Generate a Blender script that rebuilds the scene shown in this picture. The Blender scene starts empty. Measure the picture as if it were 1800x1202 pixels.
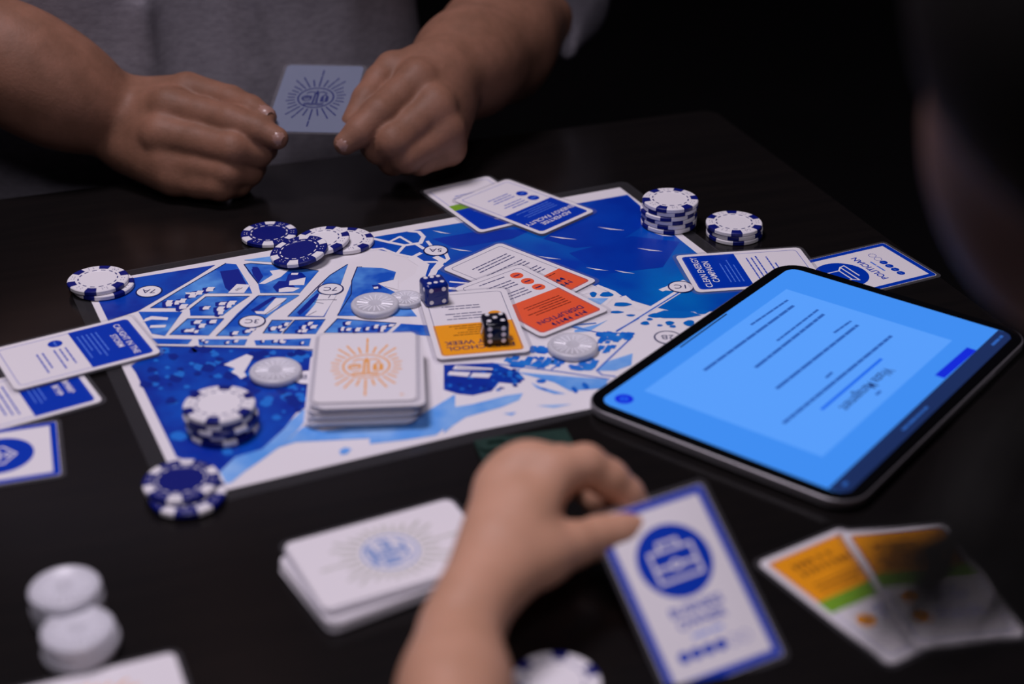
import bpy, bmesh, math, random
import numpy as np
from mathutils import Vector, Matrix, Euler

# ------------------------------------------------------------------ camera, world, light, exposure
scene = bpy.context.scene
COL = scene.collection
FPX, PITCH, CAMH = 2720.0, math.radians(28.4), 0.468
cam_d = bpy.data.cameras.new('camera')
cam = bpy.data.objects.new('camera', cam_d)
COL.objects.link(cam)
scene.camera = cam
cam.location = (0, 0, CAMH)
cam.rotation_euler = (math.pi / 2 - PITCH, 0, 0)
cam_d.sensor_width = 36.0
cam_d.lens = FPX / 1800 * 36.0
cam_d.clip_start = 0.01
cam_d.clip_end = 30
cam_d.dof.use_dof = True
cam_d.dof.focus_distance = 1.075
cam_d.dof.aperture_fstop = 3.3
cam_d.dof.aperture_blades = 0

world = bpy.data.worlds.new('room_air')
scene.world = world
world.use_nodes = True
world.node_tree.nodes['Background'].inputs[0].default_value = (0.62, 0.55, 0.70, 1)
world.node_tree.nodes['Background'].inputs[1].default_value = 0.015


def area(name, loc, target, size, energy, color):
    d = bpy.data.lights.new(name, 'AREA')
    d.shape = 'RECTANGLE'
    d.size, d.size_y = size
    d.energy = energy
    d.color = color
    o = bpy.data.objects.new(name, d)
    COL.objects.link(o)
    o.location = loc
    o.rotation_euler = (Vector(target) - Vector(loc)).to_track_quat('-Z', 'Y').to_euler()
    return o


area('ceiling_lamp_main', (-0.40, 0.92, 1.72), (-0.03, 0.80, 0), (0.45, 0.45), 20, (0.985, 0.885, 1.0))
area('front_fill_light', (0.10, -0.45, 1.70), (0.0, 0.85, 0), (0.5, 0.4), 9, (0.95, 0.88, 1.0))  # unseen fill light added behind the camera to brighten sides facing the lens

scene.view_settings.view_transform = 'Standard'
scene.view_settings.look = 'None'
scene.view_settings.gamma = 1.0
scene.view_settings.use_curve_mapping = False
scene.view_settings.exposure = 0.0

# ------------------------------------------------------------------ helpers
SINP, COSP = math.sin(PITCH), math.cos(PITCH)


def at(p, z=0.0):
    """photo pixel -> point on the horizontal plane at height z"""
    u, v = (p[0] - 900) / FPX, (p[1] - 601) / FPX
    d = Vector((u, COSP - v * SINP, -SINP - v * COSP))
    return Vector((0, 0, CAMH)) + d * ((CAMH - z) / -d.z)


def deep(px, py, Z):
    """photo pixel and depth along the lens axis -> point in the room"""
    u, v = (px - 900) / FPX, (py - 601) / FPX
    return Vector((u, COSP - v * SINP, CAMH * 0 - SINP - v * COSP)) * Z + Vector((0, 0, CAMH))


def srgb(*c):
    if len(c) == 1:
        h = c[0].lstrip('#')
        c = [int(h[i:i + 2], 16) for i in (0, 2, 4)]
    return tuple((x / 255 / 12.92 if x / 255 <= 0.04045 else ((x / 255 + 0.055) / 1.055) ** 2.4) for x in c)


MATS = {}


def mat(name, col, rough=0.5, spec=0.5, metal=0.0, coat=0.0, trans=0.0, sss=0.0, var=None, vscale=30.0, bump=0.0,
        bscale=200.0, emit=None, estr=1.0, stretch=None, alpha=None, detail=4.0, lo=0.35, hi=0.65):
    if name in MATS:
        return MATS[name]
    m = bpy.data.materials.new(name)
    m.use_nodes = True
    nt = m.node_tree
    b = nt.nodes['Principled BSDF']
    b.inputs['Base Color'].default_value = (*col, 1)
    b.inputs['Roughness'].default_value = rough
    b.inputs['Specular IOR Level'].default_value = spec
    b.inputs['Metallic'].default_value = metal
    b.inputs['Coat Weight'].default_value = coat
    b.inputs['Coat Roughness'].default_value = 0.12
    b.inputs['Transmission Weight'].default_value = trans
    if sss:
        b.inputs['Subsurface Weight'].default_value = sss
        b.inputs['Subsurface Radius'].default_value = (1.0, 0.35, 0.2)
        b.inputs['Subsurface Scale'].default_value = 0.004
    if emit:
        b.inputs['Emission Color'].default_value = (*emit, 1)
        b.inputs['Emission Strength'].default_value = estr
    tc = nt.nodes.new('ShaderNodeTexCoord')
    src = tc.outputs['Object']
    if stretch:
        mp = nt.nodes.new('ShaderNodeMapping')
        mp.inputs['Scale'].default_value = stretch
        nt.links.new(src, mp.inputs['Vector'])
        src = mp.outputs['Vector']
    if var:
        n = nt.nodes.new('ShaderNodeTexNoise')
        n.inputs['Scale'].default_value = vscale
        n.inputs['Detail'].default_value = detail
        n.inputs['Roughness'].default_value = 0.6
        r = nt.nodes.new('ShaderNodeValToRGB')
        r.color_ramp.elements[0].position = lo
        r.color_ramp.elements[0].color = (*col, 1)
        r.color_ramp.elements[1].position = hi
        r.color_ramp.elements[1].color = (*var, 1)
        nt.links.new(src, n.inputs['Vector'])
        nt.links.new(n.outputs['Fac'], r.inputs['Fac'])
        nt.links.new(r.outputs['Color'], b.inputs['Base Color'])
    if bump:
        n2 = nt.nodes.new('ShaderNodeTexNoise')
        n2.inputs['Scale'].default_value = bscale
        n2.inputs['Detail'].default_value = 5
        bp = nt.nodes.new('ShaderNodeBump')
        bp.inputs['Strength'].default_value = bump
        bp.inputs['Distance'].default_value = 0.001
        nt.links.new(src, n2.inputs['Vector'])
        nt.links.new(n2.outputs['Fac'], bp.inputs['Height'])
        nt.links.new(bp.outputs['Normal'], b.inputs['Normal'])
    MATS[name] = m
    return m


def film(name, fac, base=0.3, rough=0.15, tint=(1, .97, 1.05)):
    """clear plastic film: mostly see-through, a little sheen"""
    if name in MATS:
        return MATS[name]
    m = bpy.data.materials.new(name)
    m.use_nodes = True
    nt = m.node_tree
    b = nt.nodes['Principled BSDF']
    b.inputs['Base Color'].default_value = (base * tint[0], base * tint[1], base * tint[2], 1)
    b.inputs['Roughness'].default_value = rough
    t = nt.nodes.new('ShaderNodeBsdfTransparent')
    t.inputs[0].default_value = (0.97, 0.97, 0.98, 1)
    mx = nt.nodes.new('ShaderNodeMixShader')
    mx.inputs[0].default_value = fac
    nt.links.new(t.outputs[0], mx.inputs[1])
    nt.links.new(b.outputs[0], mx.inputs[2])
    nt.links.new(mx.outputs[0], nt.nodes['Material Output'].inputs['Surface'])
    MATS[name] = m
    return m


def link(name, me, m, parent=None):
    o = bpy.data.objects.new(name, me)
    if m is not None and len(me.materials) == 0:
        me.materials.append(m)
    COL.objects.link(o)
    if parent is not None:
        o.parent = parent
    return o


def mesh(name, verts, faces, smooth=False):
    me = bpy.data.meshes.new(name)
    me.from_pydata([tuple(v) for v in verts], [], [tuple(f) for f in faces])
    if smooth:
        me.polygons.foreach_set('use_smooth', [True] * len(me.polygons))
    me.update()
    return me


def from_bm(name, bm, smooth=False):
    me = bpy.data.meshes.new(name)
    bmesh.ops.recalc_face_normals(bm, faces=bm.faces)
    bm.to_mesh(me)
    bm.free()
    if smooth:
        me.polygons.foreach_set('use_smooth', [True] * len(me.polygons))
    return me


def empty(name, loc, rz=0.0, label=None, cat=None, group=None, rot=None):
    o = bpy.data.objects.new(name, None)
    o.empty_display_size = 0.01
    COL.objects.link(o)
    o.location = loc
    o.rotation_euler = rot if rot is not None else (0, 0, rz)
    tag(o, label, cat, group)
    return o


def tag(o, label=None, cat=None, group=None, kind=None):
    if label:
        o['label'] = label
    if cat:
        o['category'] = cat
    if group:
        o['group'] = group
    if kind:
        o['kind'] = kind
    return o


def rrect(w, l, r, n=5, cx=0, cy=0):
    pts = []
    for sx, sy, a0 in ((1, 1, 0), (-1, 1, 90), (-1, -1, 180), (1, -1, 270)):
        for i in range(n + 1):
            a = math.radians(a0 + 90 * i / n)
            pts.append((cx + sx * (w / 2 - r) + r * math.cos(a), cy + sy * (l / 2 - r) + r * math.sin(a)))
    return pts


def circle(cx, cy, r, n=24):
    return [(cx + r * math.cos(2 * math.pi * i / n), cy + r * math.sin(2 * math.pi * i / n)) for i in range(n)]


def slab_me(name, pts, z0, z1):
    n = len(pts)
    v = [(x, y, z0) for x, y in pts] + [(x, y, z1) for x, y in pts]
    f = [tuple(range(n - 1, -1, -1)), tuple(range(n, 2 * n))]
    f += [(i, (i + 1) % n, n + (i + 1) % n, n + i) for i in range(n)]
    return mesh(name, v, f)


def ring_me(name, po, pi, z0, z1):
    n = len(po)
    v = [(x, y, z0) for x, y in po] + [(x, y, z0) for x, y in pi] + [(x, y, z1) for x, y in po] + [(x, y, z1) for x, y in pi]
    f = []
    for i in range(n):
        j = (i + 1) % n
        f += [(2 * n + i, 2 * n + j, 3 * n + j, 3 * n + i), (i, n + i, n + j, j), (i, j, 2 * n + j, 2 * n + i),
              (n + i, 3 * n + i, 3 * n + j, n + j)]
    return mesh(name, v, f)


def flat_me(name, polys, z=0.0):
    """flat print: list of 2D polygons (any shape) on one plane"""
    bm = bmesh.new()
    for ip, p in enumerate(polys):
        zz = z + (ip % 24) * 1.2e-6
        try:
            a = 0
            for i in range(len(p)):
                x0, y0 = p[i][0], p[i][1]
                x1, y1 = p[(i + 1) % len(p)][0], p[(i + 1) % len(p)][1]
                a += x0 * y1 - x1 * y0
            q = p if a > 0 else p[::-1]
            bm.faces.new([bm.verts.new((c[0], c[1], zz)) for c in q])
        except ValueError:
            pass
    bm.normal_update()
    bmesh.ops.triangulate(bm, faces=[f for f in bm.faces if len(f.verts) > 4])
    me = bpy.data.meshes.new(name)
    bm.to_mesh(me)
    bm.free()
    return me


def flat(name, polys, m, parent, z):
    return link(name, flat_me(name, polys, z), m, parent)


def flats(name, polys, m, parent, z):
    for i, p in enumerate(polys):
        flat(name, [p], m, parent, z + (i % 8) * 2e-6)


def stroke(pts, w, closed=False):
    """polyline -> list of quads of width w (with round-ish joints)"""
    out = []
    n = len(pts)
    for i in range(n if closed else n - 1):
        a, b = Vector(pts[i][:2]), Vector(pts[(i + 1) % n][:2])
        d = b - a
        if d.length < 1e-9:
            continue
        d.normalize()
        s = Vector((-d.y, d.x)) * w / 2
        e = d * w * 0.3
        out.append([tuple(a - e - s), tuple(b + e - s), tuple(b + e + s), tuple(a - e + s)])
    return out


def ringp(cx, cy, r0, r1, n=32, a0=0, a1=360):
    out = []
    for i in range(n):
        t0 = math.radians(a0 + (a1 - a0) * i / n)
        t1 = math.radians(a0 + (a1 - a0) * (i + 1) / n)
        out.append([(cx + r0 * math.cos(t0), cy + r0 * math.sin(t0)), (cx + r1 * math.cos(t0), cy + r1 * math.sin(t0)),
                    (cx + r1 * math.cos(t1), cy + r1 * math.sin(t1)), (cx + r0 * math.cos(t1), cy + r0 * math.sin(t1))])
    return out


_tc = {}


def text_polys(s, size, x=0, y=0, align='CENTER', bold=0.0):
    """letters as flat polygons"""
    key = (s, align, bold)
    if key not in _tc:
        c = bpy.data.curves.new('t', 'FONT')
        c.body = s
        c.align_x = align
        c.size = 1.0
        c.offset = bold
        c.resolution_u = 3
        o = bpy.data.objects.new('t', c)
        COL.objects.link(o)
        dg = bpy.context.evaluated_depsgraph_get()
        me = bpy.data.meshes.new_from_object(o.evaluated_get(dg))
        _tc[key] = [[(me.vertices[i].co.x, me.vertices[i].co.y) for i in p.vertices] for p in me.polygons]
        bpy.data.objects.remove(o)
        bpy.data.curves.remove(c)
        bpy.data.meshes.remove(me)
    return [[(x + size * a, y + size * b) for a, b in p] for p in _tc[key]]


def bars(x0, x1, y, h, rnd, gap=.55):
    """a line of print too small to read: word-length dashes"""
    out = []
    x = x0
    while x < x1 - h:
        w = min(rnd.uniform(2.0, 6.5) * h, x1 - x)
        out.append([(x, y), (x + w, y), (x + w, y + h), (x, y + h)])
        x += w + gap * h
    return out


def glyphs(x0, x1, y, h, rnd):
    out = []
    x = x0
    while x < x1:
        w = h * rnd.uniform(.45, .7)
        if rnd.random() < .14:
            x += h * .5
            continue
        t = h * .2
        out += [[(x, y), (x + t, y), (x + t, y + h), (x, y + h)], [(x + t, y + h * rnd.choice((0, .4, .8))), (x + w, y + h * .0 + h * .4), (x + w, y + h * .62), (x + t, y + h * .95)]]
        x += w + h * .22
    return out


def box_bm(bm, x0, x1, y0, y1, z0, z1):
    vs = [bm.verts.new((x, y, z)) for z in (z0, z1) for x, y in ((x0, y0), (x1, y0), (x1, y1), (x0, y1))]
    for f in ((3, 2, 1, 0), (4, 5, 6, 7), (0, 1, 5, 4), (1, 2, 6, 5), (2, 3, 7, 6), (3, 0, 4, 7)):
        bm.faces.new([vs[i] for i in f])


def copy_tree(o, parent=None):
    c = o.copy()
    COL.objects.link(c)
    c.parent = parent
    for ch in list(o.children):
        copy_tree(ch, c)
    return c


# ------------------------------------------------------------------ materials
M_TABLE = mat('dark_table', (0.0058, 0.0050, 0.0051), rough=0.2, spec=0.5, var=(0.0076, 0.0062, 0.0060), vscale=9,
              stretch=(1, 12, 1), bump=0.012, bscale=40)
M_PAPER = mat('card_white', (0.80, 0.765, 0.80), rough=0.33, spec=0.4)
M_WHITEINK = mat('white_ink', (0.82, 0.79, 0.83), rough=0.33, spec=0.4)
M_BLUE = mat('card_blue', srgb(0, 54, 178), rough=0.32, spec=0.25)
M_AMBER = mat('card_amber', srgb(246, 160, 28), rough=0.3, spec=0.4)
M_RED = mat('card_red', srgb(242, 96, 58), rough=0.25, spec=0.5)
M_GREEN = mat('card_green', srgb(122, 170, 48), rough=0.3, spec=0.4)
M_NAVYINK = mat('navy_ink', srgb(14, 24, 92), rough=0.4)
M_BLUETEXT = mat('blue_text_ink', srgb(60, 84, 190), rough=0.4)
M_GREYTEXT = mat('grey_text_ink', srgb(92, 92, 128), rough=0.4)
M_BROWNTEXT = mat('brown_text_ink', srgb(120, 66, 14), rough=0.4)
M_DARKRED = mat('dark_red_ink', srgb(120, 34, 20), rough=0.4)
M_PALEBLUE = mat('pale_blue_ink', srgb(80, 124, 226), rough=0.4)
M_GOLD = mat('gold_ink', srgb(242, 164, 58), rough=0.4)
M_OLIVE = mat('grey_gold_ink', srgb(186, 186, 178), rough=0.4)
M_STEEL = mat('steel_blue_ink', srgb(120, 150, 205), rough=0.4)
M_FILM = film('laminate_film', 0.085, 0.33, 0.2)
M_CLEARCARD = film('clear_card_film', 0.55, 0.27, 0.25, (.85, .97, 1.35))

# ------------------------------------------------------------------ room and table
TANG = math.radians(19.4)
TC = at((1256, 189))
M_FLOOR = mat('dark_floor', (0.004, 0.0036, 0.0045), rough=0.8, spec=.2, var=(0.006, 0.005, 0.006), vscale=3)
M_WALL = mat('dark_wall', (0.005, 0.0042, 0.006), rough=0.95, spec=.1, var=(0.007, 0.006, 0.007), vscale=2)


def room_plane(name, x0, x1, y0, y1, z0, z1, m):
    bm = bmesh.new()
    box_bm(bm, x0, x1, y0, y1, z0, z1)
    o = link(name, from_bm(name, bm), m)
    o['kind'] = 'structure'
    return o


room_plane('floor', -3, 3, -2, 4.2, -0.80, -0.745, M_FLOOR)
room_plane('wall_back', -3, 3, 4.2, 4.3, -0.80, 2.3, M_WALL)
room_plane('wall_right', 3, 3.1, -2, 4.3, -0.80, 2.3, M_WALL)

table = empty('table', (TC.x, TC.y, -0.745), TANG, 'large dark polished wooden table under the whole board game', 'table')


def tabletop():
    bm = bmesh.new()
    pts = rrect(1.62, 0.80, 0.012, 4, -0.81, -0.40)
    n = len(pts)
    a = [bm.verts.new((x, y, 0.745)) for x, y in rrect(1.612, 0.792, 0.012, 4, -0.81, -0.40)]
    b = [bm.verts.new((x, y, 0.741)) for x, y in pts]
    c = [bm.verts.new((x, y, 0.715)) for x, y in pts]
    bm.faces.new(a)
    bm.faces.new(c[::-1])
    for r0, r1 in ((a, b), (b, c)):
        for i in range(n):
            bm.faces.new((r0[i], r1[i], r1[(i + 1) % n], r0[(i + 1) % n]))
    return from_bm('tabletop', bm)


link('tabletop', tabletop(), M_TABLE, table)
for i, (x, y) in enumerate(((-0.06, -0.06), (-1.56, -0.06), (-0.06, -0.74), (-1.56, -0.74))):
    link('leg', slab_me('leg', rrect(0.06, 0.06, 0.006, 3, x, y), 0.0, 0.715), M_TABLE, table)
bm = bmesh.new()
box_bm(bm, -1.53, -0.09, -0.075, -0.055, 0.63, 0.715)
box_bm(bm, -1.53, -0.09, -0.745, -0.725, 0.63, 0.715)
box_bm(bm, -0.075, -0.055, -0.71, -0.09, 0.63, 0.715)
box_bm(bm, -1.575, -1.555, -0.71, -0.09, 0.63, 0.715)
link('apron', from_bm('apron', bm), M_TABLE, table)

# ------------------------------------------------------------------ game board (map mat)
BANG = math.radians(24.35)
BL_, BW_ = 0.4132, 0.2852
BC = Vector((-0.0454, 0.9021, 0))
board = empty('game_board', BC, BANG, 'large laminated blue and white illustrated city map board on the dark table', 'board')
BM_INV = Matrix.Translation(BC) @ Matrix.Rotation(BANG, 4, 'Z')
BM_INV.invert()
BZ = 0.0008  # top of the printed sheet


def bl(p, fr=None):
    """photo pixel (or pixel of a crop: ox, oy, scale) -> board-local xy"""
    if fr:
        p = (fr[0] + p[0] / fr[2], fr[1] + p[1] / fr[2])
    q = BM_INV @ at(p, BZ)
    return (q.x, q.y)


def bls(pts, fr=None):
    return [bl(p, fr) for p in pts]


Z4 = (100, 370, 3.0)
Z5 = (600, 380, 3.598)
Z6 = (230, 380, 5.4545)
Z7 = (200, 520, 3.0)
ZE = (380, 370, 5.625)
ZR = (1000, 300, 2.571)
ZL = (780, 560, 3.913)
link('sheet', slab_me('sheet', rrect(BL_, BW_, 0.001, 2), 0.0002, BZ), M_PAPER, board)
link('laminate', ring_me('laminate', rrect(BL_ + 0.020, BW_ + 0.020, 0.006, 4), rrect(BL_, BW_, 0.001, 4), 0.0, 0.0006), M_FILM, board)
M_SEA = mat('print_sea', srgb(0, 56, 176), rough=0.3, var=srgb(0, 112, 200), vscale=9, detail=3, lo=0.42, hi=0.72)
M_DEEP = mat('print_deep', srgb(0, 44, 158), rough=0.33, var=srgb(0, 84, 196), vscale=26, lo=0.4, hi=0.72)
M_BLOCK = mat('print_block', srgb(8, 84, 196), rough=0.33, var=srgb(98, 168, 240), vscale=32, detail=3, lo=0.42, hi=0.72)
M_NAVY = mat('print_navy', srgb(4, 34, 142), rough=0.33)
M_MID = mat('print_mid', srgb(16, 100, 206), rough=0.33)
M_LIGHT = mat('print_light', srgb(92, 160, 238), rough=0.33, var=srgb(158, 200, 246), vscale=28, lo=0.4, hi=0.75)
M_PALE = mat('print_pale', srgb(168, 200, 246), rough=0.33)
LZ = lambda i: BZ + 0.00004 * i
rnd = random.Random(7)


def inside(p, poly):
    x, y = p
    c = False
    for i in range(len(poly)):
        x0, y0 = poly[i]
        x1, y1 = poly[i - 1]
        if (y0 > y) != (y1 > y) and x < (x1 - x0) * (y - y0) / (y1 - y0) + x0:
            c = not c
    return c


# sea
sea = bls([(640, 424), (660, 416), (745, 402), (950, 369), (1103, 342), (1128, 364), (1195, 421), (1235, 453), (1330, 530), (1300, 560),
           (1262, 545), (1225, 552), (1185, 548), (1140, 537), (1085, 520), (1040, 500), (960, 540), (860, 560), (790, 520), (752, 490), (738, 470), (725, 456), (700, 446), (650, 436)])
flat('printed_sea', [sea], M_SEA, board, LZ(1))
shade = [bls([(955, 420), (1050, 352), (1103, 344), (1150, 385), (1080, 430), (1010, 436)]),
         bls([(1000, 445), (1110, 415), (1195, 425), (1165, 470), (1060, 482)]), bls([(760, 420), (850, 405), (940, 402), (900, 420), (800, 436)])]
flats('printed_sea_shading', shade, mat('print_sea2', srgb(0, 48, 166), rough=0.3, var=srgb(0, 62, 180), vscale=14), board, LZ(2))
glints = []
for x, y, w in ((760, 405, 32), (790, 436, 40), (945, 450, 42), (965, 415, 50), (1050, 399, 48), (1120, 436, 46), (1080, 475, 36), (1030, 470, 40),
                (900, 448, 30), (1150, 410, 34)):
    glints.append(bls([(x, y), (x + w * .4, y + 2.2), (x + w, y + 6), (x + w * .45, y + 4.5)]))
wst = []


def wl(pts, w, fr=None, tgt=None):
    (wst if tgt is None else tgt).extend(stroke(bls(pts, fr), w))


# white lagoon branches by the 5A badge
for pts, w in (([(150, 130), (300, 165), (400, 185), (500, 170), (520, 130), (490, 100), (430, 95)], .0032),
               ([(150, 215), (260, 205), (350, 240), (400, 185)], .0026), ([(350, 240), (450, 260), (500, 235)], .0032),
               ([(310, 160), (370, 130), (440, 170)], .0022), ([(450, 265), (520, 310), (500, 370)], .0075),
               ([(600, 260), (640, 280), (590, 340), (570, 380)], .0050), ([(520, 290), (600, 290)], .003), ([(660, 235), (675, 270), (650, 290)], .0028),
               ([(640, 310), (612, 335)], .002), ([(690, 415), (800, 425)], .0022), ([(680, 455), (740, 462)], .0035), ([(545, 160), (570, 190)], .0025),
               ([(480, 180), (520, 205)], .003)):
    wl(pts, w, Z5)
# lagoon right of the red cards
for pts, w in (([(1520, 490), (1600, 470), (1700, 520), (1660, 560), (1590, 540), (1540, 500)], .0035),
               ([(1630, 445), (1720, 480), (1755, 505)], .0035), ([(1780, 520), (1800, 540)], .004)):
    wl(pts, w, Z5)
for pts, w in (([(130, 520), (190, 545), (230, 590), (280, 610)], .0030), ([(250, 570), (320, 625)], .0036), ([(420, 535), (560, 535)], .0)):
    if w:
        wl(pts, w, ZR)
flat('printed_white_lines', glints + wst, M_WHITEINK, board, LZ(3))['kind'] = 'stuff'
# pier of badge 1C: two white rails running to the land
rails = stroke(bls([(500, 545), (210, 725)], ZR), .0048) + stroke(bls([(420, 540), (520, 500)], ZR), .004)
rails += [bls([(415, 540), (455, 515), (480, 545)], ZR)]
flat('printed_pier', rails, M_WHITEINK, board, LZ(4))['kind'] = 'stuff'
flat('printed_pier_line', stroke(bls([(497, 551), (215, 728)], ZR), .0012), M_MID, board, LZ(5))
# shore on the right: white land with blue islets
land = bls([(700, 420 + 80), (735, 478), (770, 520), (900, 560), (1000, 520), (1050, 530), (1085, 545), (1130, 548), (1165, 560), (1190, 556), (1215, 548),
            (1250, 550), (1300, 580), (1200, 700), (1040, 718), (800, 765), (760, 640), (720, 560)])
flat('printed_shore', [land], M_WHITEINK, board, LZ(2.5))
isl = []
for x, y, w, h in ((345, 690, 40, 18), (365, 672, 28, 12), (410, 700, 26, 10), (455, 690, 40, 20), (470, 705, 30, 12), (545, 690, 50, 28), (395, 655, 70, 22),
                   (520, 650, 90, 26), (215, 640, 60, 12), (280, 655, 40, 10), (170, 560, 60, 22), (240, 605, 80, 18), (600, 640, 60, 20), (110, 560, 30, 24)):
    isl.append(bls([(x + w / 2 * math.cos(t) * (1 + .18 * math.sin(3 * t + x)), y + h / 2 * math.sin(t)) for t in [i * .45 for i in range(14)]], ZR))
isl.append(bls([(365, 655), (430, 632), (560, 640), (600, 655), (520, 668), (430, 668)], ZR))
isl += stroke(bls([(1880 / 2.571, 690), (120, 690)], ZR)[1:] + bls([(10, 700)], ZR), .0016)
flat('printed_islets', isl, mat('print_isle', srgb(0, 104, 196), rough=0.33), board, LZ(6))['kind'] = 'stuff'
# light wash, trees and roofs of the south-east quarter
wash = [bls([(900, 80), (1060, 40), (1130, 10), (1000, 90), (900, 95)], ZL), bls([(1060, 360), (1110, 300), (1300, 240), (1290, 320), (1180, 360)], ZL),
        bls([(880, 60), (1050, 95), (880, 40)], ZL), bls([(500, 370), (1130, 420), (1110, 480), (870, 500), (760, 440)], ZL),
        bls([(0, 620), (200, 590), (430, 530), (545, 515), (520, 560), (400, 610), (150, 680), (60, 740), (0, 790)], ZL),
        bls([(640, 600), (880, 590), (760, 615)], ZL), bls([(410, 655), (500, 645), (470, 668)], ZL), bls([(600, 440), (660, 470), (840, 520), (760, 520), (640, 480)], ZL)]
flats('printed_wash', wash, M_LIGHT, board, LZ(6))
tre = []
for x0, y0, x1, y1, n, s in ((600, 200, 740, 235, 26, 22), (430, 270, 1050, 330, 70, 24), (1070, 100, 1280, 150, 20, 26), (1060, 150, 1180, 240, 14, 26), (880, 330, 1020, 350, 20, 20)):
    for _ in range(n):
        t = rnd.random()
        x = x0 + (x1 - x0) * t + rnd.uniform(-12, 12)
        y = y0 + (y1 - y0) * rnd.random()
        w = s * rnd.uniform(.6, 1.5)
        tre.append(bls([(x - w, y + w * .35), (x - w * .3, y - w * .5), (x + w, y - w * .35), (x + w * .5, y + w * .5)], ZL))
for x, y, w, h, a in ((670, 432, 35, 14, 0), (520, 400, 30, 14, .4), (690, 487, 24, 8, .3), (900, 492, 28, 16, .8), (975, 465, 30, 18, .8), (490, 430, 30, 12, .6), (450, 390, 24, 12, .5)):
    tre.append(bls([(x + w * math.cos(t) * math.cos(a) - h * math.sin(t) * math.sin(a), y + w * math.cos(t) * math.sin(a) + h * math.sin(t) * math.cos(a)) for t in [i * .52 for i in range(12)]], ZL))
flat('printed_trees', tre, mat('print_tree_mid', srgb(6, 92, 200), rough=0.33, var=srgb(40, 130, 220), vscale=60), board, LZ(7))['kind'] = 'stuff'
lines = []
for pts in ([(1190, 85), (1340, 0)], [(1050, 360), (1300, 125)], [(340, 310), (820, 370), (1140, 420)], [(1060, 365), (1090, 390), (1180, 400)], [(880, 60), (1050, 95)],
            [(640, 350), (790, 240)], [(740, 350), (880, 270)], [(1310, 110), (1100, 95)]):
    lines += stroke(bls(pts, ZL), .0011)
flat('printed_outlines_east', lines, M_MID, board, LZ(8))['kind'] = 'stuff'
# forest of the south-west quarter
forest = bls([(225, 266), (350, 268), (850, 280), (1095, 292), (1090, 430), (1060, 560), (960, 620), (900, 700), (780, 810), (640, 850), (560, 930), (420, 880), (330, 850), (115, 405), (90, 370), (150, 330)], Z7)
forest2 = bls([(0, 320), (340, 305), (520, 375), (560, 420), (480, 450), (380, 440), (330, 500), (200, 530), (100, 520), (0, 490)], ZL)
flats('printed_forest', [forest, forest2], M_DEEP, board, LZ(6))
blot = []
for _ in range(230):
    x, y = rnd.uniform(120, 1080), rnd.uniform(280, 900)
    if not inside((x, y), [(240, 275), (1090, 300), (1060, 560), (900, 690), (640, 850), (400, 860), (110, 390)]):
        continue
    w = rnd.uniform(10, 44)
    q = [(x + w * math.cos(t) * rnd.uniform(.6, 1.2), y + .55 * w * math.sin(t) * rnd.uniform(.6, 1.2)) for t in [i * .7 for i in range(9)]]
    if y < 500 or rnd.random() < .45:
        blot.append(bls(q, Z7))
for _ in range(60):
    x, y = rnd.uniform(10, 520), rnd.uniform(350, 500)
    w = rnd.uniform(8, 22)
    blot.append(bls([(x + w * math.cos(t) * rnd.uniform(.6, 1.2), y + .55 * w * math.sin(t)) for t in [i * .7 for i in range(9)]], ZL))
flat('printed_forest_light', blot[::2], mat('print_tree_light', srgb(30, 116, 214), rough=0.33), board, LZ(7))['kind'] = 'stuff'
flat('printed_forest_dark', blot[1::2], mat('print_tree_dark', srgb(0, 36, 140), rough=0.33), board, LZ(8))['kind'] = 'stuff'
fr2 = [bls([(640, 850), (780, 800), (900, 690), (1000, 600), (1040, 620), (960, 720), (870, 800), (760, 880), (700, 920), (620, 985), (590, 990), (560, 930)], Z7),
       bls([(870, 800), (1000, 690), (1100, 715), (1600, 640), (1800, 520), (1800, 650), (1700, 735), (1540, 760), (1350, 782), (1350, 752), (1100, 765), (960, 772)], Z7),
       bls([(1190, 815), (1220, 800), (1255, 808), (1230, 835), (1195, 838)], Z7), bls([(230, 268), (1000, 285), (1000, 320), (700, 300), (500, 330), (300, 310)], Z7),
       bls([(700, 430), (760, 470), (900, 505), (990, 500), (980, 520), (800, 525)], Z7)]
flats('printed_water_wash', fr2, M_LIGHT, board, LZ(5))
bld = [bls([(580, 365), (700, 310), (735, 322), (720, 350), (690, 400), (660, 425), (620, 405), (640, 385)], Z7), bls([(650, 420), (690, 405), (700, 425), (670, 440)], Z7),
       bls([(80, 325), (340, 345), (330, 358), (60, 352)], ZL), bls([(40, 365), (185, 372), (165, 403), (25, 390)], ZL), bls([(200, 375), (330, 380), (310, 410), (180, 405)], ZL)]
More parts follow.
